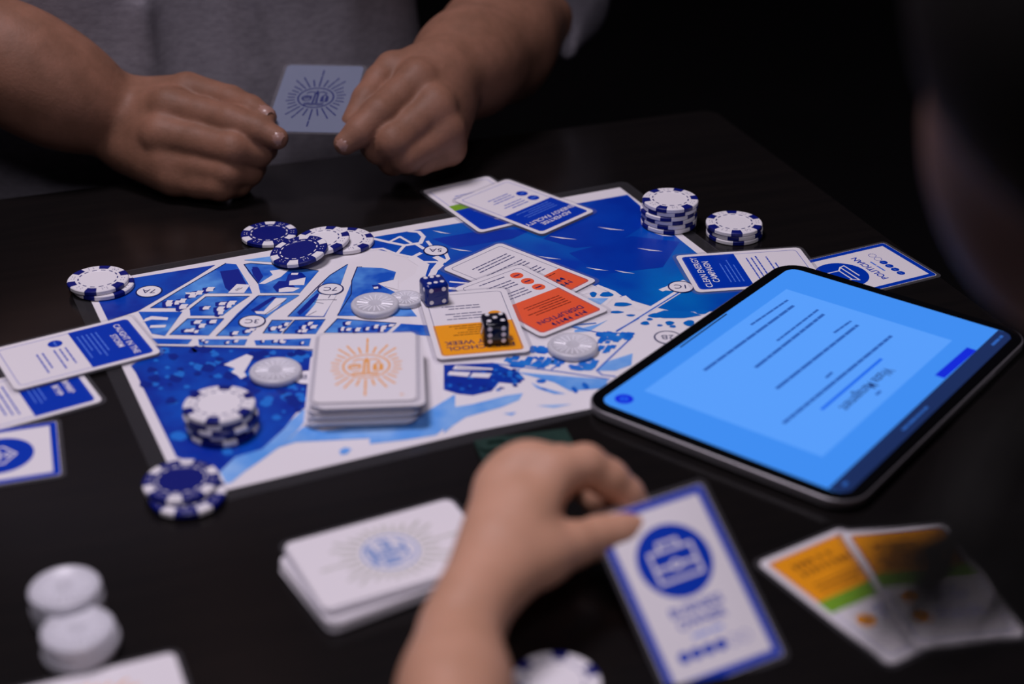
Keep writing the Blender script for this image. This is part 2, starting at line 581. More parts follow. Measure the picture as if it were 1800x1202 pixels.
# ---- the city blocks between white streets
blocks = [
    bls([(370, 362), (835, 288), (700, 372), (430, 530), (270, 582), (215, 468)], Z4),
    bls([(910, 455), (1010, 462), (1130, 655), (1165, 742), (715, 742), (525, 882), (190, 882), (480, 705), (700, 570)], Z6),
    bls([(1085, 465), (1150, 455), (1500, 480), (1800, 527), (1620, 738), (1240, 738), (1220, 650), (1130, 540)], Z6),
    bls([(720, 775), (1135, 770), (1000, 860), (880, 955), (570, 955), (565, 895)], Z6),
    bls([(1055, 452), (1280, 448), (1150, 530), (1090, 580), (1010, 662), (845, 662), (950, 545)], Z4),
    bls([(1535, 285), (1515, 340), (1490, 410), (1410, 562), (1220, 560), (1390, 400), (1440, 340)], Z4),
    bls([(1583, 300), (1715, 304), (1788, 325), (1775, 365), (1690, 385), (1740, 410), (1800, 440), (1850, 500), (1900, 560), (1480, 556), (1550, 390)], Z4),
    bls([(430, 535), (662, 535), (570, 662), (500, 650)], Z4),
    bls([(690, 572), (882, 572), (800, 660), (595, 657)], Z4),
    bls([(1135, 580), (1243, 580), (1180, 650), (1088, 648)], Z4),
    bls([(1255, 580), (1415, 576), (1365, 652), (1192, 650)], Z4),
    bls([(1480, 572), (1790, 596), (1735, 648), (1410, 645)], Z4),
    bls([(1815, 598), (2010, 610), (2010, 665), (1760, 650)], Z4),
    bls([(500, 675), (715, 680), (690, 706), (530, 704)], Z4),
    bls([(745, 680), (1005, 680), (990, 712), (750, 712)], Z4),
    bls([(1040, 686), (1340, 675), (1330, 716), (1050, 712)], Z4)]
flat('city_block', [blocks[0]], M_DEEP, board, LZ(6))
flats('city_block', blocks[1:], M_BLOCK, board, LZ(6))
flats('city_block', [bls([(985, 262), (1210, 232), (1230, 262), (1180, 275), (1040, 268)], Z4), bls([(1540, 545), (1560, 520), (1690, 520), (1640, 560)], Z5)], M_LIGHT, board, LZ(6))
dark = [bls([(855, 532), (1030, 510), (1110, 655), (960, 735), (905, 690)], Z6), bls([(1165, 490), (1215, 490), (1270, 580), (1225, 640), (1170, 560)], Z6),
        bls([(350, 585), (420, 570), (455, 640), (410, 700), (365, 640)], ZE), bls([(710, 640), (760, 605), (850, 620), (890, 660), (860, 690), (720, 740), (690, 700)], ZE),
        bls([(560, 760), (620, 700), (720, 700), (800, 780), (600, 810)], ZE), bls([(340, 990), (480, 900), (560, 855), (600, 860), (500, 930), (380, 1010)], ZE),
        bls([(800, 1010), (930, 880), (1000, 820), (1030, 830), (920, 960), (825, 1040)], ZE), bls([(1540, 740), (1620, 735), (1640, 770), (1560, 790)], ZE)]
bld += [bls([(1015, 655), (1145, 660), (1085, 740), (930, 740)], Z6), bls([(530, 600), (640, 585), (720, 590), (640, 660), (480, 730), (420, 730), (560, 640)], ZE),
        bls([(745, 622), (815, 620), (805, 640), (740, 640)], ZE), bls([(725, 700), (885, 665), (870, 740), (720, 742)], ZE), bls([(620, 780), (700, 760), (830, 770), (760, 805), (620, 812)], ZE),
        bls([(380, 1000), (470, 1000), (590, 870), (700, 870), (600, 970), (500, 1030), (400, 1025)], ZE), bls([(1020, 830), (1190, 840), (1060, 1050), (880, 1045), (980, 930)], ZE),
        bls([(1700, 700), (1800, 680), (1800, 790), (1660, 750)], ZE), bls([(1555, 760), (1600, 755), (1605, 775), (1560, 778)], ZE),
        bls([(520, 735), (600, 735), (620, 755), (530, 750)], Z6), bls([(140, 985), (200, 962), (360, 975), (350, 1000), (200, 995), (110, 1020)], Z6),
        bls([(190, 1050), (340, 1045), (330, 1070), (180, 1075)], Z6)]


def scatter(fr, poly, n, s, rnd):
    for _ in range(n * 8):
        x = rnd.uniform(min(p[0] for p in poly), max(p[0] for p in poly))
        y = rnd.uniform(min(p[1] for p in poly), max(p[1] for p in poly))
        if not inside((x, y), poly):
            continue
        w, h = s * rnd.uniform(.7, 1.5), s * rnd.uniform(.35, .6)
        k = s * .35
        dark.append(bls([(x - k * 1.6, y - k * .6), (x + w * .6, y - k * 1.2), (x + w, y - h * .2), (x, y + h * 1.2), (x - k * 1.6, y + h)], fr))
        bld.append(bls([(x, y), (x + w * .25, y - h * .7), (x + w, y - h * .7), (x + w * .75, y), (x + w * .75, y + h * .5), (x, y + h * .6)], fr))
        n -= 1
        if n <= 0:
            break


scatter(Z6, [(520, 740), (760, 690), (660, 800), (500, 880), (260, 870), (360, 800)], 9, 62, rnd)
scatter(Z6, [(700, 860), (860, 830), (1060, 840), (900, 940), (650, 940)], 6, 62, rnd)
scatter(Z6, [(570, 1010), (850, 1000), (760, 1120), (480, 1120)], 7, 58, rnd)
scatter(Z6, [(1010, 1090), (1180, 1080), (1140, 1120), (950, 1130)], 3, 50, rnd)
scatter(Z4, [(1150, 590), (1230, 590), (1170, 645), (1110, 645)], 5, 26, rnd)
scatter(Z4, [(1280, 590), (1400, 585), (1350, 640), (1230, 640)], 6, 28, rnd)
scatter(Z4, [(1490, 590), (1760, 605), (1720, 635), (1440, 635)], 10, 28, rnd)
scatter(Z4, [(760, 686), (990, 686), (980, 708), (760, 708)], 5, 20, rnd)
scatter(Z4, [(1060, 692), (1330, 682), (1320, 710), (1060, 708)], 5, 20, rnd)
flat('printed_shadows', dark, M_NAVY, board, LZ(8))['kind'] = 'stuff'
flat('printed_buildings', bld, M_WHITEINK, board, LZ(9))['kind'] = 'stuff'
edge = []
for pts, fr in (([(910, 455), (480, 705), (190, 882)], Z6), ([(1085, 465), (1150, 455), (1500, 480), (1800, 527)], Z6), ([(1085, 465), (1220, 645)], Z6), ([(565, 895), (720, 775), (1135, 770)], Z6),
                ([(1605, 760), (1225, 764), (820, 1150)], Z6), ([(1300, 535), (1130, 640), (1000, 760), (710, 1050)], ZE), ([(1440, 560), (1395, 562), (1340, 700), (1335, 830), (1200, 1040)], ZE),
                ([(595, 657), (690, 572), (880, 572)], Z4), ([(1410, 645), (1480, 572), (1790, 596)], Z4), ([(1192, 650), (1255, 580), (1415, 576)], Z4), ([(500, 716), (1360, 735)], Z4),
                ([(1088, 648), (1135, 580), (1243, 580)], Z4)):
    edge += stroke(bls(pts, fr), .0007)
flat('printed_block_outlines', edge, M_NAVYINK, board, LZ(10))['kind'] = 'stuff'
fine = []
for pts, fr in (([(480, 1035), (690, 890)], ZE), ([(970, 890), (1190, 885)], ZE), ([(960, 905), (1060, 925)], ZE), ([(1110, 870), (1135, 835)], ZE), ([(910, 1040), (990, 1000)], ZE), ([(190, 790), (230, 770)], ZE),
                ([(1010, 720), (1070, 690)], Z6), ([(90, 338), (330, 358)], ZL)):
    fine += stroke(bls(pts, fr), .0005)
flat('printed_building_lines', fine, M_NAVYINK, board, LZ(11))['kind'] = 'stuff'
# numbered location badges (they face the far player)
for px, py, s, tilt in ((262, 513, '7A', 0), (581, 509, '7C', 0), (443, 566, '3C', 0), (766, 441, '5A', 0), (540, 664, '7B', 0), (1197, 505, '1C', 0), (1174, 594, '2B', 0)):
    c = bl((px, py))
    bg = empty('location_badge', (c[0], c[1], 0))
    bg.parent = board
    flat('disc', [circle(0, 0, .0087, 32)], M_WHITEINK, bg, LZ(12))
    flat('badge_ring', ringp(0, 0, .0080, .0090, 36), M_NAVYINK, bg, LZ(13))
    t = text_polys(s, .0082, 0, -.0029)
    ca, sa = math.cos(math.pi - BANG), math.sin(math.pi - BANG)
    flat('badge_text', [[(x * ca - y * sa, x * sa + y * ca) for x, y in p] for p in t], M_NAVYINK, bg, LZ(14))

# ------------------------------------------------------------------ cards
CW, CL, CT = 0.059, 0.091, 0.0006
BT = 0.0014  # height of things lying on the board
SHEET = {}


def card_root(label, cat, xy, ang, z, w=CW, l=CL, rot=None, name='playing_card', lam=0.0026, r=0.004, group=None, paper=None):
    root = empty(name, (xy[0], xy[1], z), math.radians(ang - 90), label, cat, group, rot)
    key = (w, l, lam, r)
    if key not in SHEET:
        SHEET[key] = (slab_me('sheet', rrect(w, l, r), 0.00005, CT), ring_me('laminate', rrect(w + 2 * lam, l + 2 * lam, r + lam * .6), rrect(w, l, r), 0.0001, 0.0005))
    link('sheet', SHEET[key][0], paper or M_PAPER, root)
    link('laminate', SHEET[key][1], M_FILM, root)
    return root


CZ = lambda i: CT + 0.00003 * i


def outline(w, l, r, t):
    a, b = rrect(w, l, r), rrect(w - 2 * t, l - 2 * t, max(r - t, .0005))
    n = len(a)
    return [[a[i], a[(i + 1) % n], b[(i + 1) % n], b[i]] for i in range(n)]


def action_card(label, xy, ang, z, panel, ink, title, tcol, badges, bcol, nlines, lcol, seed, split=0.0, band=None, w=CW, l=CL, tsize=.0066, ty=.031, rot=None, icon=None, twobar=False):
    rd = random.Random(seed)
    root = card_root(label, 'card', xy, ang, z, w, l, rot)
    m = .0034
    pw = w - 2 * m
    top = l / 2 - m
    pts = [(-pw / 2, split), (pw / 2, split)] + [(pw / 2 - .003 + .003 * math.cos(a), top - .003 + .003 * math.sin(a)) for a in (0, .5, 1.05, 1.57)] + [(-pw / 2 + .003 - .003 * math.sin(a), top - .003 + .003 * math.cos(a)) for a in (0, .5, 1.05, 1.57)]
    flat('panel', [pts], panel, root, CZ(1))
    flat('outline', outline(w - 2 * m - .001, l - 2 * m - .001, .003, .0004), lcol, root, CZ(1))
    if band:
        flat('band', [[(-pw / 2, split - .010), (pw / 2, split - .010), (pw / 2, split), (-pw / 2, split)]], band, root, CZ(2))
    tp = []
    y = ty
    for s in title:
        if s is None:
            tp += glyphs(-.016, .012 + rd.uniform(-.006, .004), y, tsize * .66, rd)
        else:
            tp += text_polys(s, tsize, 0, y, 'CENTER', .012)
        y -= tsize * 1.02
    flat('title', tp, tcol, root, CZ(3))
    tb = []
    for i in range(5):
        yy = y - .001 - i * .0030
        if yy < split + .0025:
            break
        tb += bars(-pw / 2 + .008, pw / 2 - .008 - rd.uniform(0, .014), yy, .0009, rd)
    if tb:
        flat('panel_text', tb, ink, root, CZ(3))
    tb = []
    bot = split - (.010 if band else 0)
    for i, by in enumerate(badges):
        b = flat('badge', [circle(-pw / 2 + .010, bot - by, .0046)], bcol, root, CZ(2))
        flat('badge_mark', bars(-pw / 2 + .0075, -pw / 2 + .0128, bot - by - .0006, .0012, rd), M_NAVYINK if bcol is not M_BLUE else M_PALEBLUE, b, CZ(3))
    for i in range(nlines):
        yy = bot - .0075 - i * .0036
        if i and i % 4 == 3:
            continue
        x0 = -pw / 2 + (.018 if badges else .007)
        tb += bars(x0, pw / 2 - .006 - rd.uniform(0, .012), yy, .0011, rd)
    if tb:
        flat('body_text', tb, lcol, root, CZ(2))
    return root


def mid(*pp):
    return sum((Vector(p) for p in pp), Vector((0, 0, 0))) / len(pp)


# two blue cards at the far edge of the board
c = mid(at((741, 338), .001), at((858, 311), .001))
d = Vector((math.cos(math.radians(-59.5)), math.sin(math.radians(-59.5)), 0))
c1 = c + d * CL / 2
action_card('blue and white game card with a green stripe, under the advertise energy facility card', c1, -59.5, .0015, M_BLUE, M_PALEBLUE, [None, 'ION'], M_WHITEINK, [], M_BLUE, 4, M_BLUETEXT, 3, split=.002, band=M_GREEN, tsize=.0068, ty=.027)
c2 = mid(at((804, 350), .003), at((890, 316), .003), at((1043, 371), .003), at((950, 412), .003))
a2 = action_card('blue and white card titled advertise energy facility, overlapping another card', c2, -43.4, .0024, M_BLUE, M_PALEBLUE, ['ADVERTISE', 'ENERGY FACILITY'], M_WHITEINK, [.009, .021], M_BLUE, 8, M_BLUETEXT, 4, split=.004, tsize=.0064)
# red-orange pair in the middle
d = Vector((math.cos(math.radians(-42)), math.sin(math.radians(-42)), 0))
c3 = mid(at((782, 478), .001), at((872, 426), .001)) + d * CL / 2
action_card('coral red and white card with dense text, rear one under the disruption card', c3, -42.5, BT, M_RED, M_DARKRED, [None, None], M_NAVYINK, [], M_RED, 12, M_GREYTEXT, 5, split=.014)
c4 = mid(at((803, 509), .002), at((911, 467), .002), at((1069, 545), .002), at((950, 594), .002))
action_card('coral red and white card titled disruption with three round red badges', c4, -50, .0022, M_RED, M_DARKRED, [None, 'DISRUPTION'], M_NAVYINK, [.009, .0205, .032], M_RED, 9, M_GREYTEXT, 6, split=-.001, ty=.035, tsize=.0068)
c5 = mid(at((739, 519), .002), at((883, 508), .002), at((932, 622), .002), at((772, 640), .002))
action_card('amber and white school week card lying under both dice', c5, -79.6, .0030, M_AMBER, M_BROWNTEXT, ['FOR SCHOOL', 'SAFETY WEEK'], M_NAVYINK, [.010], M_AMBER, 6, M_GREYTEXT, 8, split=.001, ty=.031, tsize=.0070)
# clean energy campaign + politician at the tablet
d = Vector((math.cos(math.radians(8.9)), math.sin(math.radians(8.9)), 0))
c6 = mid(at((1186, 449), .001), at((1225, 517), .001)) + d * CL / 2
action_card('blue and white clean energy campaign card tucked under the tablet corner', c6, 188.8, .0010, M_BLUE, M_PALEBLUE, ['CLEAN ENERGY', 'CAMPAIGN'], M_WHITEINK, [], M_BLUE, 6, M_BLUETEXT, 9, split=.004, tsize=.0066, ty=.032)
# left edge
d = Vector((math.cos(math.radians(31)), math.sin(math.radians(31)), 0))
c7 = mid(at((230, 555), .003), at((283, 620), .003)) - d * CL / 2
action_card('blue and white caught in the storm card overlapping the left board edge', c7, 31.0, .0026, M_BLUE, M_PALEBLUE, ['CAUGHT IN THE', 'STORM'], M_WHITEINK, [.011], M_BLUE, 6, M_BLUETEXT, 10, split=.003, tsize=.0058)
e = Vector((-d.y, d.x, 0))
c8 = at((181, 706), .001) - d * CL / 2 + e * CW / 2
action_card('blue and white card mostly hidden below the caught in the storm card', c8, 31.8, .0005, M_BLUE, M_PALEBLUE, [None, None], M_WHITEINK, [], M_BLUE, 5, M_BLUETEXT, 12, split=.006)
# two amber cards at the lower right
c9 = mid(at((1473, 922), .001), at((1571, 1178), .001))
action_card('amber, green and white card, left of the two dim cards at lower right', c9, 122.4, .0006, M_AMBER, M_BROWNTEXT, [None, None], M_BROWNTEXT, [.012], M_AMBER, 4, M_BLUETEXT, 13, split=.006, band=M_GREEN, w=.057, l=.093)
c10 = mid(at((1478, 932), .002), at((1652, 918), .002), at((1805, 1122), .002), at((1612, 1140), .002))
action_card('amber, green and white card in shadow, right of the two at lower right', c10, 100.0, .0014, M_AMBER, M_BROWNTEXT, [None], M_BROWNTEXT, [.010, .026], M_AMBER, 8, M_BLUETEXT, 14, split=.010, band=M_GREEN, w=.057, l=.095)


def role_card(label, xy, ang, z, name_lines, icon, filled=4, rot=None, w=CW, l=CL, tsize=.0070):
    root = card_root(label, 'card', xy, ang, z, w, l, rot, name='role_card', r=.002)
    flat('border', outline(w - .0006, l - .0006, .002, .0038), M_BLUE, root, CZ(1))
    disc = flat('icon_disc', [circle(0, .0135, .0186, 48)], M_BLUE, root, CZ(1))
    flat('icon', [[(x, y + .0135) for x, y in p] for p in icon], M_WHITEINK, disc, CZ(2))
    tp = []
    y = -.0125
    for s in name_lines:
        tp += text_polys(s, tsize, 0, y, 'CENTER', .02)
        y -= tsize * .98
    flat('title', tp, M_BLUE, root, CZ(1))
    flat('caption', bars(-.008, .008, y + .0015, .0014, random.Random(2)), M_PALEBLUE, root, CZ(1))
    for i in range(6):
        x = -.01575 + i * .0063
        if i < filled:
            o = flat('point_dot', [circle(x, y - .0055, .0029, 16)], M_BLUE, root, CZ(1))
            flat('dot_mark', stroke([(x - .001, y - .0055), (x + .0012, y - .0048)], .0007), M_PALEBLUE, o, CZ(2))
        else:
            flat('point_dot', ringp(x, y - .0055, .0025, .0029, 16), M_BLUE, root, CZ(1))
    return root


K = .001
briefcase = stroke([(-11 * K, -9 * K), (11 * K, -9 * K), (11 * K, 6 * K), (-11 * K, 6 * K)], .0014, True) + stroke([(-11 * K, -2 * K), (-2 * K, -2 * K)], .0014) + stroke([(2 * K, -2 * K), (11 * K, -2 * K)], .0014) + \
    stroke([(-5 * K, 6 * K), (-5 * K, 10 * K), (5 * K, 10 * K), (5 * K, 6 * K)], .0014) + ringp(0, -2 * K, .0014, .0027, 16) + stroke([(-11 * K, -4.5 * K), (11 * K, -4.5 * K)], .0004)
podium = stroke([(-9 * K, -2 * K), (6 * K, -2 * K), (6 * K, 9 * K), (-9 * K, 9 * K)], .0011, True) + stroke([(-12 * K, -6 * K), (10 * K, -6 * K), (6 * K, -2 * K)], .0011) + stroke([(-12 * K, -6 * K), (-9 * K, -2 * K)], .0011) + \
    stroke([(-6 * K, -10 * K), (11 * K, -10 * K), (10 * K, -6 * K)], .0011)
key_icon = stroke([(-9 * K, -8 * K), (-9 * K, 2 * K), (0, 9 * K), (9 * K, 2 * K), (9 * K, -8 * K)], .0012) + stroke([(-4 * K, -8 * K), (-4 * K, 0), (4 * K, 0), (4 * K, -8 * K)], .0012) + ringp(0, 4 * K, .001, .0022, 14)
d = Vector((math.cos(math.radians(26.0)), math.sin(math.radians(26.0)), 0))
cp = mid(at((1552, 426), .001), at((1650, 485), .001)) - d * CL / 2
role_card('blue bordered politician role card partly under the far side of the tablet', cp, 206.3, .0005, ['POLITICIAN'], podium)
d = Vector((math.cos(math.radians(17.5)), math.sin(math.radians(17.5)), 0))
cl3 = mid(at((101, 738), .001), at((106, 835), .001)) - d * CL / 2
role_card('blue bordered role card with round icon cut off at left photo edge', cl3, 17.0, .0005, [' '], key_icon)
# role card held up by the near hand (rotation solved from its outline)
Raa = Vector((.579, .02, .412))
HR = Matrix.Rotation(Raa.length, 3, Raa.normalized())
HP = Vector((0, 0, CAMH)) + (Vector((.0828, .591, .0165)) - Vector((0, 0, CAMH))) * .984
role_card('blue bordered role card with briefcase icon held in the near hand', (HP.x, HP.y), 90, HP.z, ['BUSINESS', 'OWNER'], briefcase, rot=HR.to_euler(), w=.0585, l=.0905, tsize=.0066)


# ---- sunburst card backs
def sunburst(ax, ay, seed=1, n=28, wid=.0009):
    rays = []
    rd = random.Random(seed)
    lens = [1.0, .42, .80, .92, .62, .52, .66, .55, .70, .48, .84, .98, .40]
    for i in range(n):
        a = 2 * math.pi * i / n + math.pi / 2
        k = lens[min(i % 14, 14 - i % 14) % 13] if i % 14 else 1.0
        ca, sa = math.cos(a), math.sin(a)
        rmax = 1.0 / math.sqrt((ca / ax) ** 2 + (sa / ay) ** 2)
        r0 = .0165
        r1 = r0 + (rmax - r0) * k
        rays += stroke([(ca * r0, sa * r0), (ca * (r0 + (r1 - r0) * .62), sa * (r0 + (r1 - r0) * .62))], wid)
        rays += stroke([(ca * (r0 + (r1 - r0) * .70), sa * (r0 + (r1 - r0) * .70)), (ca * r1, sa * r1)], wid)
    return rays


def emblem(w=.0008):
    e = ringp(0, 0, .0132, .0144, 40)
    e += stroke([(-.0016, -.008), (-.0012, .006), (.0012, .006), (.0016, -.008)], w) + stroke([(0, .006), (0, .010)], .0012)
    for i in range(4):
        e += stroke([(-.0016, -.005 + i * .003), (.0016, -.0035 + i * .003)], w * .8)
    e += stroke([(-.008, .006), (-.005, .0085), (0, .0075), (.005, .0085), (.008, .006)], w)
    e += ringp(-.007, -.001, .0030, .0040, 18) + stroke([(-.0105, -.002), (-.0035, .000)], w) + stroke([(-.0105, .0005), (-.0035, .002)], w)
    e += stroke([(.0045, -.005), (.0045, .001), (.007, .0045), (.0095, .001), (.0095, -.005), (.0045, -.005)], w) + stroke([(.0058, -.004), (.0058, .001)], w) + stroke([(.0082, -.004), (.0082, .001)], w)
    for yy in (-.0085, -.0105):
        e += stroke([(-.008, yy), (-.005, yy + .001), (-.002, yy), (.001, yy + .001), (.004, yy), (.007, yy + .001)], w)
    return e


def back_card(label, xy, ang, z, rays_m, emb_m, w=CW, l=CL, rot=None, group=None, paper=None, ax=.0235, ay=.036, wid=.0009, mark=None):
    root = card_root(label, 'card', xy, ang, z, w, l, rot, group=group, paper=paper)
    flat('sunburst', sunburst(ax, ay, wid=wid), rays_m, root, CZ(1))
    flat('emblem', emblem(wid), emb_m, root, CZ(1))
    if mark:
        flat('corner_mark', text_polys('e.', .004, w / 2 - .008, -l / 2 + .006, 'CENTER', .01), mark, root, CZ(1))
    return root


# deck with the gold sunburst, standing on the board
DL = .083
deck_me = None
rd = random.Random(21)
NDECK = 19
NTH = 'bottom second third fourth fifth sixth seventh eighth ninth tenth eleventh twelfth thirteenth fourteenth fifteenth sixteenth seventeenth eighteenth'.split()
dx0 = Vector((-.0868, .8045))
for i in range(NDECK):
    t = i / (NDECK - 1)
    z = BT + i * .00082
    off = Vector((-.0045 * (1 - t) + rd.uniform(-.0008, .0008), -.001 * (1 - t) + rd.uniform(-.0010, .0010)))
    a = 93.4 + rd.uniform(-1.0, 1.0)
    if i == NDECK - 2:
        off = Vector((.0034, -.0038))
    if i in (3, 4, 5, 9):
        off += Vector((.0018, -.0012))
    if i == NDECK - 1:
        back_card('white card with gold sunburst emblem, topmost of the tall deck on the board', (dx0.x, dx0.y), 93.4, z, M_GOLD, M_GOLD, l=DL, ax=.0235, ay=.0345, wid=.0012, mark=M_GOLD)
    else:
        if deck_me is None:
            deck_me = slab_me('deck_card', rrect(CW + .003, DL + .003, .005), 0.00002, .0007)
        o = link('playing_card', deck_me, mat('deck_card_white', (0.74, 0.71, 0.75), rough=.3, spec=.5), None)
        o.location = (dx0.x + off.x, dx0.y + off.y, z)
        o.rotation_euler = (0, 0, math.radians(a - 90))
        lab = 'white card directly under the gold sunburst card, shifted to the right' if i == NDECK - 2 else ('plain white card at the bottom of the gold sunburst deck' if i == 0 else 'plain white card, %s from the bottom in the gold sunburst deck' % NTH[i])
        tag(o, lab, 'card', 'cards of the gold sunburst deck')
# deck with the blue globe sunburst, near left of the hand
cd2 = mid(at((792, 874), .010), at((568, 1076), .010))
d2me = slab_me('deck_card', rrect(CW + .002, CL + .002, .005), 0.00002, .0007)
N2 = 12
for i in range(N2):
    t = i / (N2 - 1)
    z = .0004 + i * .00082
    if i == N2 - 1:
        back_card('white card with grey sunburst and blue emblem, topmost of the near deck', (cd2.x, cd2.y), 26.3, z, M_OLIVE, M_STEEL, ax=.025, ay=.036, wid=.0017)
    else:
        o = link('playing_card', d2me, mat('deck_card_white', (0, 0, 0)), None)
        low = i < N2 - 4
        o.location = (cd2.x + (-.0005 if low else 0) + rd.uniform(-.0007, .0007), cd2.y + (-.003 if low else 0) + rd.uniform(-.0007, .0007), z)
        o.rotation_euler = (0, 0, math.radians(26.3 - 90 + (5.0 if low else 0) + rd.uniform(-1, 1)))
        tag(o, ('plain white card at the bottom of the near deck beside the hand' if i == 0 else 'plain white card, %s from the bottom in the near deck beside the hand' % NTH[i]), 'card', 'cards of the near deck')
# card cut off at lower left
d = Vector((math.cos(math.radians(22)), math.sin(math.radians(22)), 0))
e = Vector((-d.y, d.x, 0))
cb = at((306, 1147), .0006) - d * CL / 2 - e * CW / 2
back_card('white card with faint gold print cut off at the lower left edge', cb, 22.0, .0005, M_GOLD, M_GOLD, wid=.0014)
b1 = flat('star', [circle(CW / 2 - .0525, 0, .0001, 6)], M_AMBER, bpy.data.objects[[o.name for o in COL.objects if o.name.startswith('playing_card') and o.type == 'EMPTY'][-1]], CZ(2))
b1.data = flat_me('star', [[((.0022 if k % 2 == 0 else .0012) * math.cos(k * math.pi / 8) + CW / 2 - .0085, (.0022 if k % 2 == 0 else .0012) * math.sin(k * math.pi / 8) + CL / 2 - .0095) for k in range(16)]], CZ(2))
b1.data.materials.append(M_AMBER)
# clear card held by the far player
Raa = Vector((.224, -.015, -.077))
KR = Matrix.Rotation(Raa.length, 3, Raa.normalized())
KP = Vector((0, 0, CAMH)) + (Vector((-.147, 1.107, .077)) - Vector((0, 0, CAMH))) * 1.035
kc = back_card('see-through card with navy sunburst emblem held between the far hands', (KP.x, KP.y), 90, KP.z, M_NAVYINK, M_NAVYINK, w=.062, l=.095, rot=KR.to_euler(), paper=M_CLEARCARD, ax=.026, ay=.040, wid=.0011)

# ------------------------------------------------------------------ poker chips
M_CHIPW = mat('chip_white', (0.80, 0.77, 0.81), rough=.35, spec=.4)
M_CHIPB = mat('chip_navy', srgb(13, 24, 112), rough=.33, spec=.35)
CR, CH = .0204, .0033


def chip_meshes():
    prof = [(0, .0002), (.0118, .0002), (.0122, 0), (CR - .0006, 0), (CR, .0006), (CR, CH - .0006), (CR - .0006, CH), (.0122, CH), (.0118, CH - .0002), (0, CH - .0002)]
    n = 48
    v, f = [], []
    for r, z in prof[1:-1]:
        v += [(r * math.cos(2 * math.pi * i / n), r * math.sin(2 * math.pi * i / n), z) for i in range(n)]
    m = len(prof) - 2
    for j in range(m - 1):
        f += [(j * n + i, j * n + (i + 1) % n, (j + 1) * n + (i + 1) % n, (j + 1) * n + i) for i in range(n)]
    f += [tuple(range(n - 1, -1, -1)), tuple(range((m - 1) * n, m * n))]
    body = mesh('chip_body', v, f)
    # edge spot: a sector that wraps over the rim
    e = .00005
    sp = [(.0150, CH + e), (CR - .0006, CH + e), (CR + e, CH - .0006), (CR + e, .0006), (CR - .0006, -.00003), (.0150, -.00003)]
    k = 5
    v, f = [], []
    for i in range(k + 1):
        a = math.radians(-11.5 + 23 * i / k)
        v += [(r * math.cos(a), r * math.sin(a), z) for r, z in sp]
    s = len(sp)
    for i in range(k):
        f += [(i * s + j, (i + 1) * s + j, (i + 1) * s + j + 1, i * s + j + 1) for j in range(s - 1)]
    spot = mesh('chip_spot', v, f)
    dash = []
    for q in range(14):
        dash += ringp(0, 0, .0126, .0135, 2, q * 360 / 14, q * 360 / 14 + 14)
    pips = []
    for q in range(6):
        a = math.radians(q * 60 + 30)
        for r, da in ((.0160, -.10), (.0160, .0), (.0160, .10), (.0178, -.09), (.0178, .09)):
            if q % 2 and da == 0:
                continue
            pips.append(circle(r * math.cos(a + da), r * math.sin(a + da), .00042, 6))
    return body, spot, flat_me('chip_dash', dash, CH + .00004), flat_me('chip_pips', pips, CH + .00004)


CB, CS, CD, CPI = chip_meshes()


def make_proto(base, spot, nm):
    me = {}
    for k, src, m in (('body', CB, base), ('edge_spot', CS, spot), ('dash_ring', CD, spot), ('pips', CPI, spot)):
        c_ = src.copy()
        c_.materials.clear()
        c_.materials.append(m)
        me[k] = c_
    return me


PW, PB = make_proto(M_CHIPW, M_CHIPB, 'w'), make_proto(M_CHIPB, M_CHIPW, 'b')


def chip(kind, loc, rz, label, group=None, tilt=None):
    P_ = PW if kind == 'w' else PB
    root = empty('poker_chip', loc, 0, label, 'poker chip', group)
    root.rotation_euler = (Matrix.Rotation(tilt[0], 3, 'X') @ Matrix.Rotation(tilt[1], 3, 'Y') @ Matrix.Rotation(rz, 3, 'Z')).to_euler() if tilt else (0, 0, rz)
    link('body', P_['body'], None, root)
    for i in range(6):
        s = link('edge_spot', P_['edge_spot'], None, root)
        s.rotation_euler = (0, 0, i * math.pi / 3)
    link('dash_ring', P_['dash_ring'], None, root)
    link('pips', P_['pips'], None, root)
    return root


rc = random.Random(5)
ORD = ['topmost', 'second from top', 'third from top', 'fourth from top', 'fifth from top', 'bottom']


def chip_stack(px, top_px_y, kinds, place, group, z0=0.0, jit=.0006, rots=None, offs=None):
    """kinds from bottom to top; pixel is the centre of the top face"""
    n = len(kinds)
    zt = z0 + n * (CH + .0001)
    c = at((px, top_px_y), zt)
    for i, k in enumerate(kinds):
        pos = n - 1 - i
        o = 'bottom' if i == 0 else ORD[pos]
        col = 'white chip with navy spots' if k == 'w' else 'navy chip with white spots'
        off = offs[i] if offs else (rc.uniform(-jit, jit), rc.uniform(-jit, jit))
        chip(k, (c.x + off[0], c.y + off[1], z0 + i * (CH + .0001)), rots[i] if rots else rc.uniform(0, 1.05), '%s, %s of %s' % (col, o, place), group)


chip_stack(1177, 348, 'wwwwww', 'the tall six chip stack', 'tall white chip stack', BT, .0007, rots=[1.5, .2, .75, .35, .8, .1])
chip_stack(1292, 389, 'www', 'the short stack beside the tall one', 'short white chip stack', 0.0, .0007, rots=[.55, .35, .5])
chip_stack(172, 489, 'ww', 'the pair on the board left corner', 'white chip pair', BT, 0, rots=[.25, .5], offs=[(.0035, -.0005), (0, 0)])
chip_stack(385, 708, 'bbbbw', 'the mixed stack on the board', 'mixed chip stack', BT, 0, rots=[.9, .6, .2, .55, .5], offs=[(.001, -.001), (0, .0008), (.0012, -.001), (-.0006, 0), (0, 0)])
chip_stack(318, 842, 'bb', 'the pair on the near board corner', 'navy chip pair', BT, 0, rots=[.15, .53], offs=[(.0045, -.0075), (0, 0)])
chip_stack(977, 1196, 'w', 'none', None, 0.0, 0, rots=[.4], offs=[(0, 0)])
